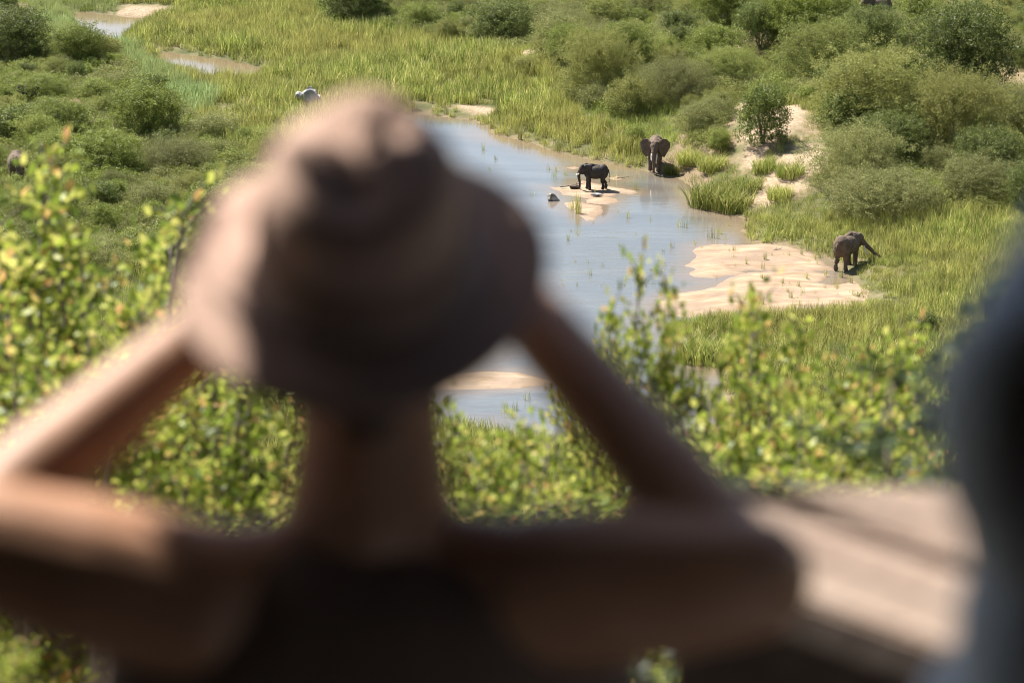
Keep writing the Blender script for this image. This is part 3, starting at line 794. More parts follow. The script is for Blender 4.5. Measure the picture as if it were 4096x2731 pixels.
# the reed bed
x, y = jgrid(120, 425, 0.88, 1)
z, u, v = prep(x, y); d = rivd(x, y)
wob = 25 * fbm(x / 5, y / 5, 131, 3)
inreed = zone(REEDZONE, u + wob, v + wob * .5)
blue = zone(BLUEZONE, u + wob * 2, v + wob)
ok = (d < -0.15) & ~poly_in_any(badall, x, y, -0.4) & ~is_clear(x, y) & (z > 0.0)
dens = vnoise(x / 2.2, y / 2.2, 77)
sel = ok & inreed & ~blue & (dens > 0.24)
hs = (0.50 + 0.45 * vnoise(x / 6, y / 6, 78) + 0.35 * vnoise(x / 1.7, y / 1.7, 79)) * (0.55 + 0.45 * sstep(0, 4, -d))
r_ = np.random.default_rng(2)
scatter('reeds', C_REED, np.stack([x, y, z], 1)[sel], (hs * r_.uniform(0.85, 1.15, x.size))[sel], 3)
sel = ok & blue & (z > 0)
scatter('blue_green_reeds', C_BREED, np.stack([x, y, z], 1)[sel], (0.95 * hs * r_.uniform(0.85, 1.2, x.size))[sel], 4)
# shorter reeds and grass right of the river, near the feeding elephant
x, y = jgrid(118, 262, 0.72, 5)
z, u, v = prep(x, y); d = rivd(x, y)
ok = ((d < -0.1)) & ~poly_in_any(badall, x, y, -0.4) & (z > 0.0) & ~poly_in_any([BARP[3]], x, y, -0.3)
gz = zone(GREENZONE, u + 20 * fbm(x / 4, y / 4, 132, 3), v)
sb = poly_in_any([BARP[4]], x, y, 0.0)
thin = np.where(sb, (vnoise(x / 1.5, y / 1.5, 133) > np.where(v > 1215, 0.45, 0.70)) & (u > 2850), True)
el3 = ground_at(3400, 1078)
ne = (np.hypot((x - el3.x) * 0.8, (y - el3.y + 2.5)) < 4.5)
hgt = np.where(sb, 0.22, np.where(ne, 0.30, 0.50 + 0.35 * vnoise(x / 5, y / 5, 134))) * (0.55 + .45 * sstep(0, 3, -d))
sel = ok & gz & thin & ~((np.hypot(x - el3.x, y - el3.y) < 0.9))
scatter('riverside_reeds', C_REED, np.stack([x, y, z + np.where(sb, .2, 0)], 1)[sel], np.full(x.size, 1.0)[sel] * 0.85 * np.maximum(hgt, .35)[sel] ** 0.5, 6, zs=(np.maximum(hgt, .1) / np.maximum(hgt, .35) ** 0.5 * 1.15)[sel])
# near bank behind the person
sel = (d < -0.1) & (z > 0.0) & zone(NEARL, u, v) & (vnoise(x / 3, y / 3, 141) > 0.34) & ~poly_in_any([BARP[5]], x, y, -0.5)
scatter('near_bank_reeds', C_REED, np.stack([x, y, z], 1)[sel], (0.55 + 0.25 * vnoise(x / 5, y / 5, 142))[sel], 7)
# grass everywhere else
x, y = jgrid(118, 430, 0.80, 8)
z, u, v = prep(x, y); d = rivd(x, y)
mudp = sdist(MUD, x, y) > -0.3
ok = (d < -0.1) & ~poly_in_any(BARE, x, y, 0.0 ) & ~(mudp & (vnoise(x / 1.1, y / 1.1, 171) < 0.75)) & ~is_clear(x, y, -0.8) & (z > 0.0) & ~poly_in_any(BARSBIG, x, y, -0.2)
dry = poly_in_any(DRY, x + fbm(x / 2, y / 2, 151, 3), y, 0.0)
inreed = zone(REEDZONE, u, v) | zone(GREENZONE, u, v) & (y < 262)
drymix = vnoise(x / 4, y / 4, 152) > 0.76
sel = ok & ~dry & (~inreed | (vnoise(x / 3, y / 3, 153) > 0.72)) & ~drymix
sc_ = 0.75 + 0.6 * vnoise(x / 5, y / 5, 154)
scatter('grass', C_GRASS, np.stack([x, y, z], 1)[sel], sc_[sel], 9)
sel = ok & (dry | (drymix & ~inreed))
scatter('dry_grass', C_DRY, np.stack([x, y, z], 1)[sel], (sc_ * 0.8)[sel], 10)
# low scrub between the bushes
x, y = jgrid(150, 430, 1.15, 12)
z, u, v = prep(x, y); d = rivd(x, y)
ok = (d < -1.0) & ~poly_in_any(badall, x, y, -0.8) & ~is_clear(x, y, 0.5)
cov = vnoise(x / 7, y / 7, 161)
reg = zone(REG_R, u, v) | zone(REG_L, u, v)
pick = vnoise(x / 5, y / 5, 162) + 0.25 * r_.uniform(-1, 1, x.size)
for nm, cc, lo, hi in (('low_scrub', C_SCRUB, 0.0, 0.45), ('low_grey_scrub', C_SCRUBG, 0.45, 0.72), ('low_green_scrub', C_SCRUBB, 0.72, 2)):
    sel = ok & reg & (cov > 0.10) & (pick >= lo) & (pick < hi)
    scatter(nm, cc, np.stack([x, y, z], 1)[sel], (0.6 + 0.9 * r_.uniform(size=x.size))[sel], 13)
#PART4
# ================================================================== blended bodies
def ell(bm, c, r, rot=(0, 0, 0), sub=3):
    m = Matrix.Translation(Vector(c)) @ Euler(rot).to_matrix().to_4x4() @ Matrix.Diagonal((*r, 1))
    bmesh.ops.create_icosphere(bm, subdivisions=sub, radius=1.0, matrix=m)
def limb(bm, pts, rads, sides=14):
    """tapered limb: a smooth chain with rounded joints"""
    pts = [Vector(p) for p in pts]
    P2, R2 = [], []
    for i in range(len(pts) - 1):
        p0 = pts[max(i - 1, 0)]; p1 = pts[i]; p2 = pts[i + 1]; p3 = pts[min(i + 2, len(pts) - 1)]
        n = 5
        for k in range(n):
            t = k / n
            P2.append(0.5 * ((2 * p1) + (p2 - p0) * t + (2 * p0 - 5 * p1 + 4 * p2 - p3) * t * t + (3 * p1 - p0 - 3 * p2 + p3) * t ** 3))
            R2.append(rads[i] * (1 - t) + rads[i + 1] * t)
    P2.append(pts[-1]); R2.append(rads[-1])
    tube_into(bm, P2, R2, sides)
    ell(bm, P2[0], (R2[0],) * 3, sub=2); ell(bm, P2[-1], (R2[-1],) * 3, sub=2)
def fuse(bm, name, voxel, mat, smooth=4, parent=None, disp=None):
    me = bpy.data.meshes.new('tmp'); bm.to_mesh(me); bm.free()
    o = bpy.data.objects.new('tmp', me); COL.objects.link(o)
    m = o.modifiers.new('r', 'REMESH'); m.mode = 'VOXEL'; m.voxel_size = voxel
    s = o.modifiers.new('s', 'SMOOTH'); s.factor = 0.5; s.iterations = smooth
    dg = bpy.context.evaluated_depsgraph_get(); dg.update()
    out = bpy.data.meshes.new_from_object(o.evaluated_get(dg))
    bpy.data.objects.remove(o, do_unlink=True)
    out.name = name; out.materials.clear(); out.materials.append(mat)
    if disp: disp(out)
    out.polygons.foreach_set('use_smooth', np.ones(len(out.polygons), bool))
    ob = link(name, out, parent)
    return ob

# ================================================================== elephants (face +x, feet on z=0, adult about 3 m)
def skin_folds(me):
    n = len(me.vertices); co = np.empty(n * 3); me.vertices.foreach_get('co', co); co = co.reshape(-1, 3)
    no = np.empty(n * 3); me.vertices.foreach_get('normal', no); no = no.reshape(-1, 3)
    d = 0.022 * fbm(co[:, 0] * 3 + co[:, 1] * 2, co[:, 2] * 4, 5, 4) + 0.003 * np.sin(co[:, 2] * 40 + 3 * fbm(co[:, 0] * 2, co[:, 1] * 2, 8, 2))
    co += no * d[:, None]; me.vertices.foreach_set('co', co.ravel())
def elephant(loc, heading, scale, label, trunk, head=(1.62, 0, 2.45), hturn=0.0, ear_spread=0.35, tusks=1.0, mat='eleph', legs=None, tail=True, head_drop=0.0, ear_size=1.0):
    root = empty('elephant', loc, heading, scale)
    tag(root, label, 'elephant', 'elephants')
    bm = bmesh.new()
    ell(bm, (-0.05, 0, 1.98), (1.35, 0.80, 0.84))
    ell(bm, (-0.85, 0, 2.02), (0.66, 0.70, 0.92)); ell(bm, (0.75, 0, 2.08), (0.66, 0.64, 0.92))
    limb(bm, [(-1.0, 0, 2.72), (-0.3, 0, 2.66), (0.5, 0, 2.82), (1.1, 0, 2.78)], [.16, .2, .2, .16])
    hx, hy, hz = head; hz -= head_drop
    H = Matrix.Translation((hx, hy, hz)) @ Matrix.Rotation(hturn, 4, 'Z')
    def h(p): return H @ Vector(p)
    limb(bm, [(0.85, 0, 2.35), ((0.9 + hx) / 2, hy * .5, (2.4 + hz) / 2 + .05), h((-0.1, 0, 0.05))], [.58, .5, .42])
    ell(bm, h((0, 0, 0.08)), (0.44, 0.38, 0.50), (0, -0.15, hturn))
    ell(bm, h((0.02, 0.13, 0.40)), (0.22, 0.18, 0.2)); ell(bm, h((0.02, -0.13, 0.40)), (0.22, 0.18, 0.2))
    ell(bm, h((0.22, 0.0, -0.14)), (0.30, 0.30, 0.34)); ell(bm, h((0.05, 0, -0.42)), (0.22, 0.17, 0.22))
    limb(bm, [h((0.32, .15, -.22)), h((0.42, .2, -.42))], [.12, .1]); limb(bm, [h((0.32, -.15, -.22)), h((0.42, -.2, -.42))], [.12, .1])
    limb(bm, [h(p) for p in trunk], [0.27, 0.215, 0.175, 0.14, 0.115, 0.095, 0.075][:len(trunk)])
    lg = legs or {}
    for nm, (x, y, top, r) in {'fl': (0.82, 0.38, 1.7, .27), 'fr': (0.82, -0.38, 1.7, .27), 'bl': (-0.95, 0.36, 1.7, .31), 'br': (-0.95, -0.36, 1.7, .31)}.items():
        dx = lg.get(nm, 0.0)
        if nm[0] == 'f': limb(bm, [(x, y, top), (x + dx * .5, y, .95), (x + dx * .8, y, .45), (x + dx, y, .12)], [r, .2, .17, .20])
        else: limb(bm, [(x, y, top), (x + .14 + dx * .5, y, 1.0), (x - .03 + dx, y, .5), (x + dx, y, .12)], [r + .05, .24, .165, .20])
        ell(bm, (x + dx + .03, y, .08), (.23, .21, .10), sub=2)
    if tail: limb(bm, [(-1.5, 0, 2.25), (-1.62, 0.03, 1.7), (-1.58, .05, 1.1)], [.075, .04, .035]); 
    # ears: broad, thin, with a lobe; they hang from the sides of the head
    for sgn in (1, -1):
        a = ear_spread
        E = H @ Matrix.Translation((-0.10, sgn * 0.34, 0.12)) @ Matrix.Rotation(sgn * (math.pi - a * 1.0) + (0 if True else 0), 4, 'Z')
        # local: +x runs outward along the ear, z up
        pts = [(x_ * ear_size, z_ * ear_size) for x_, z_ in [(0, .30), (.28, .52), (.62, .50), (.90, .22), (.92, -.15), (.72, -.55), (.46, -.88), (.25, -.78), (.08, -.45), (0, -.2)]]
        c0 = bm.verts.new(E @ Vector((.40, 0.05, 0))); 
        top = [bm.verts.new(E @ Vector((px, 0.045 + .05 * math.sin(px * 5 + pz * 4), pz))) for px, pz in pts]
        c1 = bm.verts.new(E @ Vector((.40, -0.05, 0)))
        bot = [bm.verts.new(E @ Vector((px, -0.045 + .05 * math.sin(px * 5 + pz * 4), pz))) for px, pz in pts]
        n = len(pts)
        for i in range(n):
            j = (i + 1) % n
            bm.faces.new((c0, top[i], top[j])); bm.faces.new((c1, bot[j], bot[i])); bm.faces.new((top[i], bot[i], bot[j], top[j]))
    bmesh.ops.recalc_face_normals(bm, faces=bm.faces)
    fuse(bm, 'body', 0.034, M[mat], 3, root, skin_folds)
    if tusks:
        for sgn in (1, -1):
            tb = bmesh.new()
            tube_into(tb, [h((0.38, sgn * .2, -.36)), h((0.50, sgn * .23, -.36 - .28 * tusks)), h((0.66, sgn * .22, -.36 - .5 * tusks)), h((0.84, sgn * .19, -.36 - .58 * tusks))], [.075, .072, .058, .018], 8)
            me = bm_mesh(tb, 'tusk'); link('tusk', me, root, [M['ivory']])
    for sgn in (1, -1):
        eb = bmesh.new(); ell(eb, h((0.27, sgn * .345, .06)), (.035, .02, .035), sub=2)
        link('eye', bm_mesh(eb, 'eye'), root, [M['black']])
    if tail:
        tf = bmesh.new(); limb(tf, [(-1.58, .05, 1.12), (-1.6, .05, .8)], [.035, .05], 6)
        link('tail_tuft', bm_mesh(tf, 'tail_tuft'), root, [M['black']])
    return root
def at_ground(u, v, dz=0.0):
    p = top_at(u, v); return Vector((p.x, p.y, p.z + dz))
# the one facing us with spread ears, feet at the muddy bank
p1 = at_ground(2620, 678, -0.03)
down = [(0.25, 0, -.05), (0.50, 0, -.5), (0.56, 0, -1.0), (0.58, 0, -1.5), (0.62, -0.02, -1.95), (0.80, 0.12, -2.22), (0.95, 0.30, -2.20)]
elephant(p1, R(-97), 0.98, 'adult elephant facing us with spread ears, drinking at the muddy bank', down, head=(1.55, 0.05, 2.25), ear_spread=1.1, ear_size=1.2, tusks=1.25, legs={'fl': .25, 'fr': -.15})
p2 = at_ground(2382, 756)
elephant(p2, R(184), 0.725, 'dark young elephant standing side-on upon the midstream sandbar', [(0.25, 0, -.1), (0.46, 0, -.55), (0.44, 0, -1.05), (0.36, 0, -1.5), (0.34, 0.0, -1.95), (0.42, 0, -2.15)],
         head=(1.50, 0.0, 2.34), ear_spread=0.35, tusks=0.5, mat='elephdark', legs={'fl': -.1, 'fr': .12, 'bl': .12, 'br': -.3})
p3 = at_ground(3385, 1076)
elephant(p3, R(52), 0.91, 'feeding elephant seen from behind with its trunk stretched into the reeds', [(0.25, 0, -.15), (0.58, -.02, -.45), (0.95, -.04, -.78), (1.32, -.06, -1.15), (1.68, -.06, -1.42), (1.92, -.06, -1.48)],
         head=(1.62, -0.14, 2.18), hturn=R(-50), ear_spread=0.30, tusks=1.6, legs={'fl': .2, 'fr': -.1, 'bl': -.1, 'br': .25})
p4 = at_ground(70, 742)
elephant(p4, R(-80), 0.97, 'grey elephant head-on in the thicket at the left edge of the frame', [(0.25, 0, -.1), (0.42, 0, -.6), (0.42, 0, -1.1), (0.36, 0, -1.5), (0.30, 0, -1.9)], head=(1.6, 0.15, 2.3), ear_spread=0.12, tusks=0)
p5 = at_ground(128, 432)
elephant(p5, R(160), 0.72, 'half hidden elephant, only its dark rump shows among bushes', [(0.25, 0, -.1), (0.42, 0, -.6), (0.42, 0, -1.1), (0.36, 0, -1.5)], ear_spread=0.2, tusks=0, mat='elephdark')
p6 = at_ground(3510, 92)
elephant(p6, R(190), 0.95, 'distant elephant whose back shows over bushes at the top edge', [(0.25, 0, -.1), (0.42, 0, -.6), (0.42, 0, -1.1), (0.36, 0, -1.5)], head=(1.6, 0, 2.2), ear_spread=0.2, tusks=0)

# ================================================================== rocks
def rock(name, loc, size, seed, mat, parent=None):
    r = random.Random(seed); bm = bmesh.new()
    bmesh.ops.create_icosphere(bm, subdivisions=4, radius=1.0)
    cuts = [(Vector((r.gauss(0, 1), r.gauss(0, 1), r.gauss(0, .8))).normalized(), r.uniform(.55, .85)) for _ in range(9)]
    for v in bm.verts:
        for n, d in cuts:
            k = v.co.dot(n) - d
            if k > 0: v.co -= n * k * 0.98
        v.co *= 1 + 0.10 * mnoise.noise(v.co * 2.3 + Vector((seed, 0, 0))) + 0.03 * mnoise.noise(v.co * 9)
        v.co = Vector((v.co.x * size[0], v.co.y * size[1], v.co.z * size[2]))
    o = link(name, bm_mesh(bm, name, False), parent, [M[mat]])
    if loc is not None: o.location = loc
    return o
pr = ground_at(1235, 424)
o = empty('boulder', pr); tag(o, 'big pale grey split boulder standing alone in the left reeds', 'boulder')
rock('stone', (.15, 0, .75), (.85, .8, .95), 3, 'rock', o); rock('stone', (.95, .2, .45), (.42, .45, .72), 5, 'rock', o); rock('stone', (-.72, .1, .85), (.62, .6, .62), 8, 'rock', o); rock('stone', (.0, .3, 1.45), (.45, .4, .4), 9, 'rock', o)
pr = Vector((*flat(2210, 802), 0.0))
tag(rock('river_rock', pr + Vector((0, 0, .12)), (.62, .5, .48), 12, 'rockd'), 'black and white jagged rock standing in the river', 'rock')
tag(rock('flat_stone', at_ground(2388, 782, .06), (.55, .3, .13), 15, 'rock'), 'flat pale stone lying on the elephant sandbar', 'stone')
pr = at_ground(2300, 752, .12)
o = rock('root_clump', pr, (.5, .35, .22), 22, 'wood'); tag(o, 'brown root clump at the young elephant\'s trunk tip', 'driftwood')
def stick(name, u, v, L, az, rad, label, cat='driftwood', mat='bark', lift=.05, rise=.1):
    p = at_ground(u, v, lift); bm = bmesh.new(); r = random.Random(u)
    pts = [(i / 5 * L * math.cos(az) + r.uniform(-.05, .05) * L, i / 5 * L * math.sin(az), rise * i / 5 * L + r.uniform(0, .04) * L) for i in range(6)]
    tube_into(bm, pts, [rad * (1 - .12 * i) for i in range(6)], 6)
    tube_into(bm, [pts[3], Vector(pts[3]) + Vector((.2 * L * math.cos(az + 1), .2 * L * math.sin(az + 1), .12 * L))], [rad * .6, rad * .2], 5)
    o = link(name, bm_mesh(bm, name), None, [M[mat]]); o.location = p; tag(o, label, cat); return o
stick('driftwood', 2245, 752, 2.2, .25, .06, 'bleached branch on the left tip of the elephant sandbar')
stick('driftwood', 2460, 720, 1.2, .1, .05, 'small drift branch in the water right of the young elephant')
0 and stick('driftwood', 2010, 1560, 1.6, .6, .05, 'thin curved branch at the point of the sandbar under the arm', rise=.5)
stick('driftwood', 3060, 1010, 1.4, .3, .05, 'dead root lying on the broad pale sandbar')

# reed clumps standing in the river or on the sandbars: one thing each
def clump_mesh(seed, n, h, w=0.022):
    me = blades_mesh('reed_clump', n, h, 0.28, w, 0.25, seed, lean=0.2); me.materials.append(M['reed']); return me
CL = [clump_mesh(400 + i, n, h) for i, (n, h) in enumerate([(26, 1.5), (14, 1.2), (9, .8), (40, 2.0)])]
def clump(u, v, k, s, label, group=None):
    p = top_at(u, v) if group != 'reed stems standing in the river' else Vector((*flat(u, v), -.02))
    o = link('reed_clump', CL[k], None, [M['reed']]); o.location = (p.x, p.y, max(p.z, -.02)); o.scale = (s, s, s); o.rotation_euler.z = u * 1.7
    tag(o, label, 'reeds', group)
clump(2312, 850, 3, 1.0, 'tall green reed clump on the leaf shaped sandbar')
clump(2290, 842, 1, 1.3, 'thin reeds left of the tall clump on the leaf shaped sandbar')
clump(2380, 775, 2, .8, 'sprig of green growing over the flat pale stone')
clump(2455, 724, 2, .9, 'green tuft on the mud behind the young elephant')
clump(2080, 560, 3, .7, 'bush of reeds sticking out into the river below the spit')
clump(2560, 668, 3, .55, 'tuft of reeds at the left foot of the elephant with spread ears')
for u, v in [(2196, 678), (2222, 684), (2215, 708), (2262, 700), (1930, 600), (1985, 640), (2130, 780), (2545, 760), (2720, 905), (2740, 912), (2840, 950), (2862, 955), (2880, 935), (2900, 958), (2690, 990), (2600, 880), (2510, 870),
             (2480, 985), (2640, 1180), (2560, 1130), (2270, 960), (2360, 1100), (1960, 680), (2060, 1640), (2020, 1650), (2110, 1600)]:
    clump(u, v, 1 if (u + v) % 3 else 2, .55 + (u % 7) * .07, 'thin reed stems rising from the open river water', 'reed stems standing in the river')
for u, v in [(3130, 1150), (3160, 1140), (3060, 1125), (3290, 1030), (3260, 1025), (2920, 1010), (2935, 1006), (3330, 1130), (3350, 1190), (3190, 1200), (3400, 1180), (3460, 1200), (3080, 1210)]:
    clump(u, v, 1 if u % 2 else 2, .6, 'short tuft sprouting from the pale sand by the feeding elephant', 'tufts on the pale sand')
_rt = random.Random(9)
for i in range(70):
    u = _rt.uniform(2900, 3560); v = _rt.uniform(1100, 1255) if i % 3 else _rt.uniform(985, 1075)
    if v > 1090 and u < 3000 and v < 1200: continue
    clump(u, v, _rt.choice([0, 1, 2]), _rt.uniform(.35, .75), 'short tuft sprouting from the pale sand by the feeding elephant', 'tufts on the pale sand')
for i in range(34):
    u = _rt.uniform(2250, 2950); v = _rt.uniform(840, 1150)
    clump(int(u), int(v), 2, _rt.uniform(.3, .6), 'thin reed stems rising from the open river water', 'reed stems standing in the river')
# big rounded reed bush at the bend and small ones
def reedbush(u, v, s, label):
    p = ground_at(u, v); o = empty('reed_bush', p, u, s); tag(o, label, 'reeds')
    me = blades_mesh('foliage', 520, 2.0, 1.35, .03, .8, u, lean=.75); me.materials.append(M['reed']); link('foliage', me, o)
reedbush(2850, 825, 1.55, 'big rounded clump of reeds at the river bend below the mud bank')
reedbush(2520, 600, 1.0, 'round grassy clump left of the elephant with spread ears')
for u_, v_, s_, lab_ in [(2930, 840, 1.2, 'second reed clump right of the big one at the river bend'), (2690, 700, .6, 'small grass clump on the muddy bank right of the elephant with spread ears'),
                         (2990, 770, .9, 'grass clump on the left edge of the sand slope'), (3120, 800, .8, 'grass clump in the middle of the lower sand slope'), (3060, 690, .8, 'grass clump below the dark leafy bush of the eroded bank'),
                         (2760, 660, .9, 'grass tussock hanging over the muddy bank'), (2850, 680, 1.0, 'grass tussock at the top of the muddy bank')]:
    reedbush(u_, v_, s_, lab_)
reedbush(2790, 1440, 1.1, 'arching reeds at the water seen through the right foreground leaves')
reedbush(3160, 712, .9, 'grass clump growing out of the bare sand slope')

# ================================================================== shrubs on the slope in front of the viewers
def near_shrub_mesh(seed, h, w, stems, leaf, top=0.45, nleaf=26, twigs=26):
    r = random.Random(seed); rr = np.random.default_rng(seed)
    bm = bmesh.new(); LP, LD = [], []
    for s in range(stems):
        a = r.uniform(0, 6.283); q = w * .5 * math.sqrt(r.uniform(0, 1)); hh = h * (1 - .30 * (q / (w * .5)) ** 2) * r.uniform(.80, 1.0)
        bx, by = q * .30 * math.cos(a), q * .30 * math.sin(a); ex, ey = q * math.cos(a), q * math.sin(a)
        pts = []
        for i in range(8):
            t = i / 7
            pts.append(Vector((bx + (ex - bx) * t ** .8 + r.uniform(-.05, .05) * (t > 0), by + (ey - by) * t ** .8 + r.uniform(-.05, .05) * (t > 0), hh * t - .3 * (i == 0))))
        tube_into(bm, pts, [.026 * (1 - .85 * i / 7) + .003 for i in range(8)], 5)
        for k in range(twigs):
            t = 1 - (1 - top * .9) * r.uniform(0, 1) ** 1.3
            i = min(int(t * 7), 6); p = pts[i].lerp(pts[i + 1], t * 7 - i)
            az = r.uniform(0, 6.283); L = r.uniform(.12, .38) * (1.15 - t * .6)
            e = p + Vector((math.cos(az) * L, math.sin(az) * L, L * r.uniform(.3, 1.2)))
            if k % 2 == 0: tube_into(bm, [p, (p + e) / 2 + Vector((0, 0, .02)), e], [.006, .004, .002], 4, False)
            m = r.randint(5, 9)
            for j in range(m):
                LP.append(p.lerp(e, (j + 1) / m) + Vector((r.gauss(0, .02), r.gauss(0, .02), r.gauss(0, .02)))); LD.append((e - p).normalized())
        for j in range(7): LP.append(pts[-1] + Vector((r.gauss(0, .025), r.gauss(0, .025), r.uniform(-.12, .06)))); LD.append(Vector((0, 0, 1)))
    st = bm_mesh(bm, 'stems'); st.materials.append(M['bark'])
    LP = np.array([tuple(p) for p in LP]); LD = np.array([tuple(p) for p in LD]); n = len(LP)
    out = rr.normal(size=(n, 3)) * .8 + LD * .7; out /= np.linalg.norm(out, axis=1)[:, None]
    nrm = rr.normal(size=(n, 3)) + np.array([0, 0, .6]); b = np.cross(nrm, out); b /= np.linalg.norm(b, axis=1)[:, None]; nn = np.cross(out, b)
    L = leaf * rr.uniform(.65, 1.25, (n, 1))
    # an ovate leaf folded along its midrib: 6 outline points
    V = np.stack([LP, LP + out * L * .35 + b * L * .30 + nn * L * .07, LP + out * L * .72 + b * L * .22 + nn * L * .06, LP + out * L,
                  LP + out * L * .72 - b * L * .22 + nn * L * .06, LP + out * L * .35 - b * L * .30 + nn * L * .07], 1).reshape(-1, 3)
    k = np.arange(n)[:, None] * 6
    F = np.concatenate([k + np.array([0, 1, 2, 3]), k + np.array([0, 3, 4, 5])], 0)
    lf = mesh_np('leaves', V, F)
    return st, lf
NS = [near_shrub_mesh(600 + i, 3.0, 1.7, 26, .060, top=.35, twigs=34) for i in range(3)]
for s_, l_ in NS: l_.materials.append(M['nearleaf'])
def near_shrub(u, vtop, depth, k, label, sc=1.0, rz=0.0, group=None, wide=1.0):
    p = P(u, vtop, depth); gz = float(Hq(p.x, p.y))
    # foot on the slope under the top, size from the height it has to reach
    s = max((p.z - gz) / 3.0, .3) * sc
    o = empty('leafy_shrub', (p.x, p.y, gz), rz); o.scale = (s ** .5 * wide, s ** .5 * wide, s)
    tag(o, label, 'shrub', group)
    st, lf = NS[k]; link('leaves', lf, o); link('stem', st, o)
    return o
for u, vt, dep, k, wd, lab in [
    (-80, 720, 15.0, 0, 1.0, 'yellow-green shrub cut by the left edge of the frame'),
    (330, 520, 14.5, 1, 1.0, 'tall yellow-green shrub with bare grey twigs, left foreground'),
    (600, 760, 15.5, 2, 0.9, 'shrub against the left side of the hat brim'),
    (60, 1060, 13.0, 2, 1.0, 'lower shrub in front of the left-edge one, above the forearm'),
    (760, 1420, 13.5, 0, 1.0, 'shrub framed between the left forearm and the neck'),
    (1120, 1470, 15.0, 1, 0.9, 'shrub behind the left side of the neck'),
    (1880, 1500, 14.0, 2, 0.85, 'shrub framed between the neck and the right forearm'),
    (2260, 1480, 15.0, 0, 0.7, 'shrub touching the underside of the right forearm'),
    (2400, 1110, 16.5, 2, 0.40, 'slender brown-speckled shrub against the river right of the forearm'),
    (2660, 930, 15.0, 1, 0.50, 'tall narrow shrub whose tip crosses the pale sand'),
    (3010, 1040, 15.5, 0, 0.70, 'shrub in the middle of the right foreground hedge'),
    (3420, 1270, 14.5, 2, 0.85, 'full shrub below the feeding elephant'),
    (3760, 1250, 15.5, 1, 0.85, 'shrub next to the blue-clad person'),
    (4150, 1300, 16.0, 0, 1.0, 'shrub behind the blue-clad person'),
    (2850, 1560, 13.0, 2, 1.0, 'low leafy shrub above the right elbow'),
    (3350, 1640, 12.8, 1, 1.0, 'low leafy shrub above the sand coloured hat'),
    (3750, 1700, 13.2, 0, 1.0, 'low leafy shrub left of the blue sleeve'),
    (2850, 2420, 10.5, 1, 0.7, 'shrub under the right elbow at the bottom of the frame'),
    (1550, 1850, 13.0, 0, 1.0, 'shrub hidden behind the neck'),
    (-30, 2500, 10.0, 2, 0.5, 'sparse twiggy shrub in the bottom left corner')]:
    near_shrub(u, vt, dep, k, lab, rz=u * .37, wide=wd)
# darker, closer sprays of leaves
st, lf = near_shrub_mesh(700, 3.0, .7, 7, .075, top=.5, twigs=22); lf.materials.append(M['darkgreenleaf'])
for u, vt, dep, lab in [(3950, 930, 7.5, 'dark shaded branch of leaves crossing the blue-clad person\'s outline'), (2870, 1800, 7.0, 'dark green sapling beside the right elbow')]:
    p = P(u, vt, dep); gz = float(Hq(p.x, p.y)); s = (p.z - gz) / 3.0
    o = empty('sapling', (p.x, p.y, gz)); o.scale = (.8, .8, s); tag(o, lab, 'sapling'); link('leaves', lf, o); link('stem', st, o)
#PART5
# ================================================================== people
def hand(bm, wrist, d, pn, side, s=1.0, curl=1.0):
    """wrist, direction of the palm, palm normal (towards what is held), side on which the thumb leaves"""
    d = Vector(d).normalized(); pn = Vector(pn); pn = (pn - d * pn.dot(d)).normalized(); c = d.cross(pn).normalized() * side
    w = Vector(wrist)
    limb(bm, [w, w + d * .045 * s], [.026 * s, .030 * s], 8)
    for k in (-1, 0, 1): limb(bm, [w + d * .03 * s + c * .016 * k * s, w + d * .085 * s + c * .022 * k * s], [.014 * s, .012 * s], 8)
    for k, L in zip((-1.5, -.5, .5, 1.5), (.058, .072, .078, .070)):
        p = w + d * .088 * s + c * .0195 * k * s; pts = [p]; a = 0.0
        for seg in (.42, .33, .25):
            a += .55 * curl; q = d * math.cos(a) + pn * math.sin(a); pts.append(pts[-1] + q * L * seg * s + c * k * .001)
        limb(bm, pts, [.0095 * s, .009 * s, .0082 * s, .007 * s], 8)
    p = w + d * .028 * s + c * .026 * s
    limb(bm, [p, p + (c * .7 + d * .6 + pn * .3).normalized() * .034 * s, p + (c * .55 + d * .9 + pn * .75).normalized() * .064 * s], [.0125 * s, .0105 * s, .0085 * s], 8)
def face(bm, c, g, up, s=1.0):
    """head: c centre, g gaze, up"""
    g = Vector(g).normalized(); up = Vector(up); up = (up - g * up.dot(g)).normalized(); r = g.cross(up).normalized()
    m3 = Matrix((r, g, up)).transposed()
    def L(x, y, z): return Vector(c) + (r * x + g * y + up * z) * s
    e = m3.to_euler()
    ell(bm, L(0, -.008, .03), (.077 * s, .096 * s, .088 * s), e); ell(bm, L(0, .022, -.045), (.060 * s, .066 * s, .072 * s), e)
    ell(bm, L(0, .062, -.092), (.025 * s, .02 * s, .02 * s), e, 2)
    limb(bm, [L(0, .088, .012), L(0, .106, -.022)], [.009 * s, .013 * s], 8); ell(bm, L(0, .097, -.028), (.018 * s, .012 * s, .010 * s), e, 2)
    ell(bm, L(0, .086, -.058), (.025 * s, .010 * s, .006 * s), e, 2); ell(bm, L(0, .083, -.068), (.021 * s, .011 * s, .007 * s), e, 2)
    for k in (-1, 1):
        ell(bm, L(.078 * k, -.005, -.01), (.010 * s, .020 * s, .032 * s), e, 2)
        ell(bm, L(.035 * k, .078, .035), (.026 * s, .012 * s, .007 * s), e, 2); ell(bm, L(.042 * k, .068, -.02), (.022 * s, .018 * s, .016 * s), e, 2)
    return [L(.032 * k, .080, .014) for k in (-1, 1)], L, e
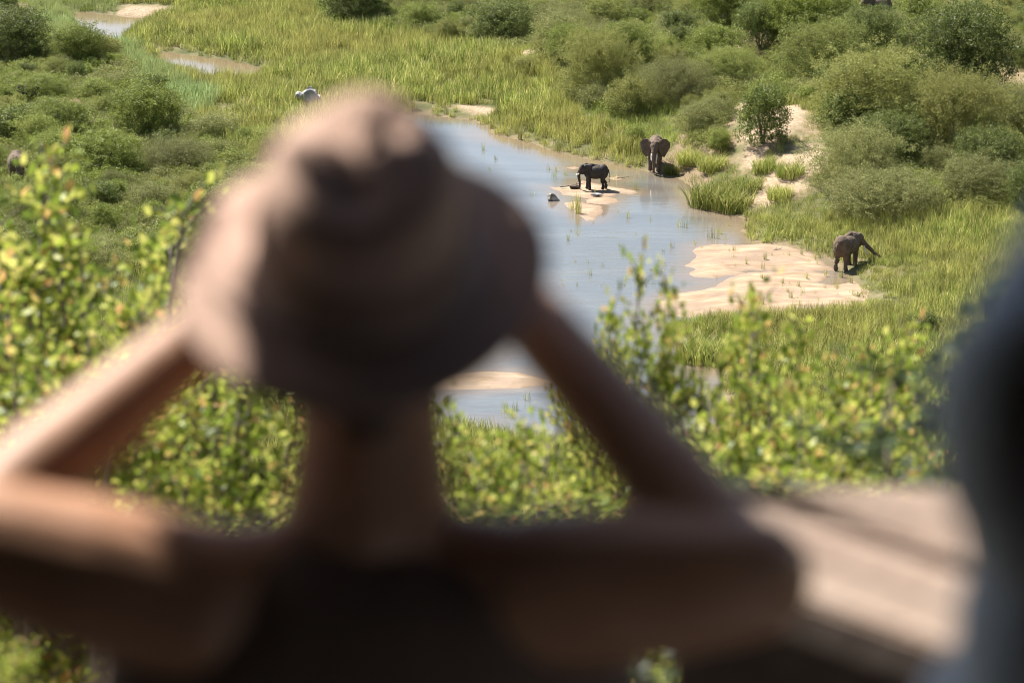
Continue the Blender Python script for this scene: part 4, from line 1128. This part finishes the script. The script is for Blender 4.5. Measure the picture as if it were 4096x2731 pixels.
def person(label, J, shirt, trouser, sleeve='short', gaze=(0, 1, -.25), hair='crop', sc=1.0, grip=None, chest=(.19, .115, .24), sl=(.075, .068)):
    root = empty('person', (J['pelvis'].x, J['pelvis'].y, J['floor'])); tag(root, label, 'person')
    off = root.location.copy()
    for k, v in J.items():
        if k != 'floor': J[k] = Vector(v) - off
    g = Vector(gaze).normalized()
    nb, hc, pv = J['neck'], J['head'], J['pelvis']
    bm = bmesh.new()
    eyes, L, e = face(bm, hc, g, (0, -g.z if False else .0, 1), sc)
    limb(bm, [L(0, -.03, -.04), (L(0, -.03, -.04) + nb) / 2, nb], [.074 * sc, .076 * sc, .092 * sc])
    for a, b in (('shL', 'elL'), ('shR', 'elR')):
        limb(bm, [nb + Vector((0, 0, -.04)), (nb + J[a]) / 2 + Vector((0, 0, -.02)), J[a]], [.066, .062, .078]); limb(bm, [J[a], (J[a] + J[b]) / 2, J[b]], [.082, .078, .062])
    for a, b in (('elL', 'wrL'), ('elR', 'wrR')):
        limb(bm, [J[a], J[a].lerp(J[b], .3), J[b]], [.046, .049, .034])
    tor = (nb + pv) / 2
    ell(bm, nb.lerp(pv, .40), (chest[0] * .80, chest[1] * .85, .17)); limb(bm, [nb.lerp(pv, .34), tor, pv], [.11, .12, .13])
    for s in 'LR': limb(bm, [pv + (J['hip' + s] - pv) * .9, J['kn' + s], J['an' + s]], [.085, .058, .040]); limb(bm, [J['an' + s], J['toe' + s]], [.035, .03])
    if grip: 
        for s, sd in (('L', -1), ('R', 1)):
            t = grip[s] - off; hand(bm, J['wr' + s], t - J['wr' + s], grip['c'] - off - J['wr' + s], grip.get('side' + s, sd), sc)
    fuse(bm, 'body', .0065, M['skin'], 3, root)
    for q in eyes:
        b = bmesh.new(); ell(b, q, (.012, .012, .012), sub=2); link('eye', bm_mesh(b, 'eye'), root, [M['eye']])
    # shirt
    bm = bmesh.new()
    ell(bm, nb.lerp(pv, .42), (chest[0], chest[1], chest[2] * .75)); limb(bm, [nb.lerp(pv, .40), nb.lerp(pv, .6), pv + Vector((0, 0, -.04))], [.13, .155, .165], 20)
    ell(bm, nb.lerp(pv, .62), (chest[0] * .92, chest[1] * 1.05, chest[2]))
    for a, b in (('shL', 'elL'), ('shR', 'elR')):
        if sleeve == 'none':           # sleeveless: wide straps and loose flanks, arms bare
            limb(bm, [nb + Vector((0, -.01, -.075)), nb.lerp(J[a], .70) + Vector((0, -.012, -.045)), nb.lerp(J[a], .78) + Vector((0, 0, -.14))], [.070, .072, .085])
            limb(bm, [nb.lerp(J[a], .85) + Vector((0, 0, -.13)), nb.lerp(pv, .55) + (J[a] - nb) * .72], [.095, .125])
            continue
        limb(bm, [nb + Vector((0, -.01, -.045)), (nb + J[a]) / 2 + Vector((0, 0, -.015)), J[a]], [.058, .060, .074])
        end = .80 if sleeve == 'short' else 1.0
        limb(bm, [J[a], J[a].lerp(J[b], end * .5) + Vector((0, 0, -.01)), J[a].lerp(J[b], end)], [.082, sl[0] + .012, sl[1] + .012])
        limb(bm, [J[a] + Vector((0, 0, -.05)), nb.lerp(pv, .45) + (J[a] - nb) * .55], [.085, .11])
        if sleeve == 'long':
            w = 'wr' + a[-1]; limb(bm, [J[b], J[b].lerp(J[w], .5), J[b].lerp(J[w], .95)], [sl[1] + .006, .062, .046])
    limb(bm, [nb + Vector((.03, 0, -.01)), nb + Vector((-.03, 0, -.01))], [.060, .060])
    def creases(me):
        n = len(me.vertices); co = np.empty(n * 3); me.vertices.foreach_get('co', co); co = co.reshape(-1, 3)
        no = np.empty(n * 3); me.vertices.foreach_get('normal', no); no = no.reshape(-1, 3)
        co += no * (.010 * fbm(co[:, 0] * 9 + co[:, 2] * 4, co[:, 2] * 7 - co[:, 0] * 5, 33, 3))[:, None]; me.vertices.foreach_set('co', co.ravel())
    fuse(bm, 'shirt', .011, M[shirt], 5, root, creases)
    bm = bmesh.new()
    limb(bm, [pv + Vector((0, 0, .06)), pv + Vector((0, 0, -.05))], [.150, .155])
    for s in 'LR': limb(bm, [pv + (J['hip' + s] - pv), J['kn' + s], J['an' + s] + Vector((0, 0, .03))], [.105, .082, .068])
    fuse(bm, 'trousers', .014, M[trouser], 4, root)
    for s in 'LR':
        bm = bmesh.new(); limb(bm, [J['an' + s] + Vector((0, 0, -.01)), (J['an' + s] + J['toe' + s]) / 2, J['toe' + s]], [.052, .050, .042]); fuse(bm, 'shoe', .012, M['wood'], 3, root)
    if hair:
        bm = bmesh.new()
        ell(bm, L(0, -.022, .045), (.084 * sc, .098 * sc, .090 * sc), e); ell(bm, L(0, -.05, -.03), (.070 * sc, .058 * sc, .075 * sc), e)
        limb(bm, [L(0, -.045, -.02), L(0, -.052, -.10)], [.066, .050])
        if hair == 'long': limb(bm, [L(0, -.06, .0), L(0, -.085, -.10), L(0, -.085, -.20)], [.075, .07, .05])
        fuse(bm, 'hair', .009, M['hair'], 2, root)
    return root, L, off
def legs(J, x, y, z, pel, kneel=False):
    J['floor'] = z
    for s, k in (('L', -1), ('R', 1)):
        J['hip' + s] = Vector(pel) + Vector((k * .095, 0, -.04))
        if kneel:
            J['kn' + s] = Vector((x + k * .11, y + .12, z + .075)); J['an' + s] = Vector((x + k * .11, y - .30, z + .06)); J['toe' + s] = Vector((x + k * .11, y - .42, z + .045))
        else:
            J['kn' + s] = Vector((x + k * .12, y + .03, z + .48)); J['an' + s] = Vector((x + k * .13, y, z + .09)); J['toe' + s] = Vector((x + k * .15, y + .15, z + .045))
def hat(root, centre, axis, fwd, rb, wc, lc, hc, mat, band=None, curl=None, pinch=True, droop=0.0, seed=0):
    """brimmed hat: lofted rings; axis = hat's up, fwd = its front"""
    ax = Vector(axis).normalized(); f = Vector(fwd); f = (f - ax * f.dot(ax)).normalized(); r = f.cross(ax).normalized()
    def ringpts(a, b, z, fn=None, n=56):
        out = []
        for i in range(n):
            t = 2 * math.pi * i / n; x, y = math.sin(t) * a, math.cos(t) * b
            out.append(Vector(centre) + r * x + f * y + ax * (z + (fn(math.sin(t), math.cos(t)) if fn else 0)))
        return out
    cu = curl or (lambda s, c: 0.0)
    prof = []
    prof.append(ringpts(rb * .97, rb * 1.04, -.006, lambda s, c: cu(s, c)))
    prof.append(ringpts(rb, rb * 1.07, 0.0, lambda s, c: cu(s, c)))
    for q in (.85, .7): prof.append(ringpts(wc + (rb - wc) * q, lc + (rb * 1.07 - lc) * q, .006 - droop * q, lambda s, c, q=q: cu(s, c) * q * q))
    prof.append(ringpts(wc * 1.05, lc * 1.05, .006)); prof.append(ringpts(wc, lc, .016))
    prof.append(ringpts(wc * .99, lc * .99, hc * .45)); prof.append(ringpts(wc * .93, lc * .94, hc * .8, lambda s, c: (.010 * c if pinch else 0)))
    def top(d): return (lambda s, c: (-.004 - d * .55 * max(0, .8 - abs(s)) * 1.0 + .012 * c - .035 * max(0, abs(s) * max(c, 0) * 1.4 - .3)) if pinch else 0.0)
    prof.append(ringpts(wc * .80, lc * .84, hc, top(.004))); prof.append(ringpts(wc * .50, lc * .60, hc * 1.02, top(.022)))
    prof.append(ringpts(wc * .2, lc * .3, hc * 1.0, top(.030)))
    bm = bmesh.new(); rs = [[bm.verts.new(p) for p in q] for q in prof]
    inner = [[bm.verts.new(p) for p in ringpts(wc * .97, lc * .97, -.004)], [bm.verts.new(p) for p in ringpts(wc * .85, lc * .87, hc * .80)]]
    n = len(rs[0])
    for a, b in zip(rs[:-1], rs[1:]):
        for i in range(n): bm.faces.new((a[i], a[(i + 1) % n], b[(i + 1) % n], b[i]))
    bm.faces.new(rs[-1])
    for a, b in ((rs[0], inner[0]), (inner[0], inner[1])):
        for i in range(n): bm.faces.new((a[(i + 1) % n], a[i], b[i], b[(i + 1) % n]))
    bm.faces.new(inner[1][::-1])
    h = link('hat', bm_mesh(bm, 'hat'), root, [M[mat]])
    ms = h.modifiers.new('s', 'SUBSURF'); ms.levels = 1; ms.render_levels = 2
    if band:
        bb = bmesh.new(); q = [[bb.verts.new(p) for p in ringpts(wc * 1.012 + .002, lc * 1.012 + .002, z)] for z in (.012, .022, .058, .062)]
        for a, b in zip(q[:-1], q[1:]):
            for i in range(n): bb.faces.new((a[i], a[(i + 1) % n], b[(i + 1) % n], b[i]))
        link('hat_band', bm_mesh(bb, 'hat_band'), h, [M[band]])
    return h
FLOOR = 47.82
# --- the watcher in the wide-brimmed hat, arms raised to a pair of binoculars
J = dict(head=P(1490, 1240, 2.86), neck=P(1480, 2060, 2.87), shL=P(820, 2410, 2.84), shR=P(2160, 2360, 2.84), elL=P(-170, 2150, 2.80), elR=P(3000, 2310, 2.74), wrL=P(900, 1270, 3.02), wrR=P(1990, 1110, 3.02))
px_, py_ = P(1490, 2300, 2.86).x, P(1490, 2300, 2.86).y
J['pelvis'] = Vector((px_, py_ - .02, 48.62)); legs(J, px_, py_, FLOOR, J['pelvis'])
BC = P(1500, 1130, 3.02)
g = Vector((0.02, 1, -.20))
Gp = dict(L=BC + Vector((-.055, .03, -.01)), R=BC + Vector((.055, .03, -.01)), c=BC + Vector((0, .05, .03)), sideL=-1, sideR=-1)
root, Lf, off = person('person in a wide-brimmed hat and dark sleeveless top, seen from behind, elbows raised to binoculars', J, 'khaki', 'trouser', 'none', g, 'crop', 1.0, Gp, chest=(.285, .14, .27), sl=(.083, .078))
hat_c = P(1450, 1075, 2.84) - off
hat_ax = Vector((.03, -.47, .88))
hat(root, hat_c, hat_ax, (0.05, 1, 0), .190, .104, .114, .150, 'hat', 'band', curl=lambda s, c: .018 * s * s * (-.6 if s < 0 else 1.0) - .010 * c * c)
# binoculars: two barrels, bridge, eyecups
bino = empty('binoculars', BC, 0); tag(bino, 'pair of black binoculars held up to the eyes under the hat brim', 'binoculars')
gd = g.normalized()
for k in (-1, 1):
    bm = bmesh.new(); c = Vector((.034 * k, 0, 0))
    tube_into(bm, [c - gd * .050, c - gd * .032, c - gd * .030, c + gd * .01, c + gd * .035, c + gd * .085], [.018, .018, .014, .020, .026, .028], 20)
    b = link('barrel', bm_mesh(bm, 'barrel', False), bino, [M['black']])
    bm = bmesh.new(); tube_into(bm, [c + gd * .0852, c + gd * .087], [.024, .024], 20); link('lens', bm_mesh(bm, 'lens', False), b, [M['glass']])
bm = bmesh.new(); tube_into(bm, [Vector((-.03, 0, 0)) + gd * .005, Vector((.03, 0, 0)) + gd * .005], [.010, .010], 12); tube_into(bm, [gd * -.012 + Vector((0, 0, .004)), gd * .022 + Vector((0, 0, .004))], [.011, .011], 14)
link('bridge', bm_mesh(bm, 'bridge'), bino, [M['black']])

# --- weathered timber ledge behind the right elbow: sloping-cut planks on a block
LZ = 48.90
def prism(name, pts, z0, z1, parent, mat, bev=.006):
    bm = bmesh.new(); org = parent.location
    a = [bm.verts.new((x - org.x, y - org.y, z1 - org.z)) for x, y in pts]; b = [bm.verts.new((x - org.x, y - org.y, z0 - org.z)) for x, y in pts]
    bm.faces.new(a); bm.faces.new(b[::-1]); n = len(pts)
    for q in range(n): bm.faces.new((a[q], b[q], b[(q + 1) % n], a[(q + 1) % n]))
    bmesh.ops.recalc_face_normals(bm, faces=bm.faces)
    bmesh.ops.bevel(bm, geom=bm.edges[:], offset=bev, segments=2, affect='EDGES')
    return link(name, bm_mesh(bm, name, False), parent, [M[mat]])
lc = flat(3250, 2250, LZ)
ledge = empty('timber_ledge', (lc[0], lc[1], FLOOR)); tag(ledge, 'weathered pinkish brown plank ledge behind the right elbow, running to the blue-clad person', 'ledge')
ln = lambda u, v0: v0 + .36 * (u - 3050)
def strip(v0, v1, ur0, ur1, top=1958):
    """plank between two slanting joints, in photograph lines laid on the ledge's level top"""
    us = [2560, 2800, 3050, 3300, 3550, 3800]
    up = [(u, max(top, ln(u, v0))) for u in us if u < ur0 - 30] + [(ur0, max(top, ln(ur0, v0)))]
    lo = [(u, max(top + 6, ln(u, v1))) for u in us if u < ur1 - 30] + [(ur1, ln(ur1, v1))]
    return [flat(u, v, LZ) for u, v in up + [((ur0 + ur1) / 2 + 16, (up[-1][1] + lo[-1][1]) / 2)] + lo[::-1]]
prism('plank', strip(1600, 1962, 3830, 3925), LZ - .055, LZ + .004, ledge, 'weather')
prism('plank', strip(1978, 2138, 3930, 3960), LZ - .055, LZ - .006, ledge, 'weather')
prism('plank', strip(2154, 2330, 3962, 3890), LZ - .055, LZ, ledge, 'weather')
prism('block', [flat(u, v, LZ - .06) for u, v in [(2700, 2030), (3780, 2050), (3850, 2420), (3780, 2560), (3080, 2300), (2700, 2200)]], FLOOR - .005, LZ - .062, ledge, 'wood', .012)

# --- companion in slate blue at the right edge: raised elbow and flank
J = dict(head=P(4760, 640, 2.06), neck=P(4660, 1640, 2.04), shL=P(4340, 2120, 2.0), shR=P(5300, 2130, 2.1), elL=P(4130, 1560, 1.90), elR=P(6000, 1800, 2.25), wrL=P(4560, 700, 2.10), wrR=P(5050, 660, 2.2))
q = P(4640, 2300, 2.03); J['pelvis'] = Vector((q.x - .02, q.y, 48.70)); legs(J, q.x, q.y, FLOOR, J['pelvis'])
BC3 = P(4790, 600, 2.19)
root, Lf, off = person('person in a slate blue long-sleeved shirt, cut off by the right edge, elbow raised', J, 'blue', 'blue', 'long', (-.02, 1, -.12), 'crop', 1.0,
       dict(L=BC3 + Vector((-.05, .02, 0)), R=BC3 + Vector((.05, .02, 0)), c=BC3 + Vector((0, .05, .03)), sideL=-1, sideR=-1), chest=(.185, .12, .26), sl=(.062, .055))

# ================================================================== unseen roof, walls and deck, added to darken the viewers' backs
sh = empty('added_shelter', (0, -2.5, FLOOR)); tag(sh, 'unseen thatched roof and walls added to keep the viewers in shade', 'added_shelter')
def boxmesh(name, x0, x1, y0, y1, z0, z1):
    bm = bmesh.new(); bmesh.ops.create_cube(bm, size=1, matrix=Matrix.Translation(((x0 + x1) / 2, (y0 + y1) / 2, (z0 + z1) / 2)) @ Matrix.Diagonal((x1 - x0, y1 - y0, z1 - z0, 1)))
    bmesh.ops.bevel(bm, geom=bm.edges[:], offset=.01, segments=1, affect='EDGES'); return bm_mesh(bm, name, False)
link('roof', boxmesh('roof', -6, 6, -4.0, 5.58, 2.75, 3.1), sh, [M['thatch']])
link('rear_wall', boxmesh('rear_wall', -5.8, 5.8, -3.6, -3.4, 0.0, 2.74), sh, [M['deckwood']])
for x in (-5.2, 5.2):
    for y in (-3.0, 4.6): link('post', boxmesh('post', x - .09, x + .09, y - .09, y + .09, -.4, 2.74), sh, [M['wood']])
for x0, x1 in ((-5.8, -5.6), (5.6, 5.8)): link('side_wall', boxmesh('side_wall', x0, x1, -3.38, 4.4, 0, 2.74), sh, [M['deckwood']])
link('floor_deck', boxmesh('floor_deck', -5.9, 5.9, -3.3, 6.9, -.10, -.012), sh, [M['deckwood']])

# ================================================================== unseen tree, added with leaves laid along sun rays to shade the watcher
tree = empty('added_shade_tree', (-2.5, 5.0, float(Hq(-2.5, 5.0)))); tag(tree, 'unseen added tree with leaves placed to shade the viewers', 'tree')
TZ = tree.location.copy()
TG = [([(850, 2120), (1900, 2120), (1950, 2731), (850, 2731)], 900, 2.84), ([(1050, 1650), (1500, 1650), (1500, 2150), (1000, 2150)], 350, 2.86),
      ([(1150, 1000), (1300, 920), (1500, 820), (1700, 650), (1850, 600), (2050, 900), (2200, 1150), (2100, 1450), (1500, 1550), (1150, 1520), (1040, 1380), (1060, 1200)], 1900, 2.84),
      ([(2350, 1280), (3250, 2150), (3200, 2750), (2000, 2100), (2250, 1600)], 1100, 2.8),
      ([(1950, 1980), (2500, 1980), (3200, 2150), (3150, 2731), (1950, 2731)], 1500, 2.82)]
from mathutils.bvhtree import BVHTree
BV, BF = [], []
for po in [o for o in COL.objects if o.type == 'MESH' and (o.parent and (o.parent.name.startswith('person') or o.parent.name.startswith('hat')))]:
    mo = Matrix.Identity(4); q_ = po
    while q_: mo = Matrix.Translation(q_.location) @ mo; q_ = q_.parent
    b0 = len(BV); BV += [mo @ v_.co for v_ in po.data.vertices]; BF += [[b0 + i_ for i_ in f_.vertices] for f_ in po.data.polygons]
BVH = BVHTree.FromPolygons(BV, BF)
lp = []
rt = random.Random(77)
for poly, n, dep in TG:
    us = [p[0] for p in poly]; vs = [p[1] for p in poly]; k = 0
    while k < n:
        u = rt.uniform(min(us), max(us)); v = rt.uniform(min(vs), max(vs))
        if not inr(poly, u, v): continue
        rd = ray(u, v).normalized(); loc_ = BVH.ray_cast(cam.location + rd * .3, rd, 3.9)[0]; ok_ = loc_ is not None
        k += 1
        if ok_ and BVH.ray_cast(loc_ + to_sun * .02, to_sun, 3.0)[0] is not None: continue   # already in the hat's or an arm's own shade
        lp.append((loc_ if ok_ else P(u, v, dep)) + to_sun * rt.uniform(1.15, 1.75))  # leaf set between this spot and the sun to put it in shade
lp = [p for p in lp if p.z > 49.75 + .0 * p.y]
cen = sum(lp, Vector()) / len(lp)
bm = bmesh.new()
base = Vector((0, 0, -.3)); top = Vector((.25, .1, 51.6 - TZ.z)); tip = cen - TZ + Vector((0, 0, .25))
tube_into(bm, [base, Vector((.06, 0, 1.3)), Vector((.15, .05, 2.6)), top, top + Vector((.1, .2, 1.5))], [.16, .13, .11, .08, .03], 10)
tube_into(bm, [top, top + Vector((-.8, 1.0, .6)), top + Vector((-1.6, 2.1, 1.2))], [.08, .06, .03], 8)
link('trunk', bm_mesh(bm, 'trunk'), tree, [M['bark']])
for a in range(7):
    bm = bmesh.new(); e = lp[rt.randrange(len(lp))] - TZ
    tube_into(bm, [Vector((.15, .05, 2.7)), (Vector((.15, .05, 2.9)) + tip) / 2 + Vector((0, 0, .35)), tip.lerp(e, .4) + Vector((0, 0, .12)), e], [.045, .028, .014, .005], 6)
    link('branch', bm_mesh(bm, 'branch'), tree, [M['bark']])
LP = np.array([tuple(p - TZ) for p in lp])
extra = np.random.default_rng(5).normal(size=(1500, 3)) * np.array([.6, .5, .35]) + np.array(tuple(top + Vector((-1.6, 2.1, 1.2))))
LP = np.concatenate([LP, extra]); n = len(LP); rr = np.random.default_rng(6)
od = rr.normal(size=(n, 3)); od /= np.linalg.norm(od, axis=1)[:, None]
bd = np.cross(od, rr.normal(size=(n, 3))); bd /= np.linalg.norm(bd, axis=1)[:, None]
Ls = .048 * rr.uniform(.7, 1.2, (n, 1))
V = np.stack([LP, LP + od * Ls * .4 + bd * Ls * .3, LP + od * Ls, LP + od * Ls * .4 - bd * Ls * .3], 1).reshape(-1, 3)
cr = mesh_np('crown', V, np.arange(n * 4).reshape(-1, 4)); tag(link('crown', cr, tree, [M['darkgreenleaf']]), kind='stuff')
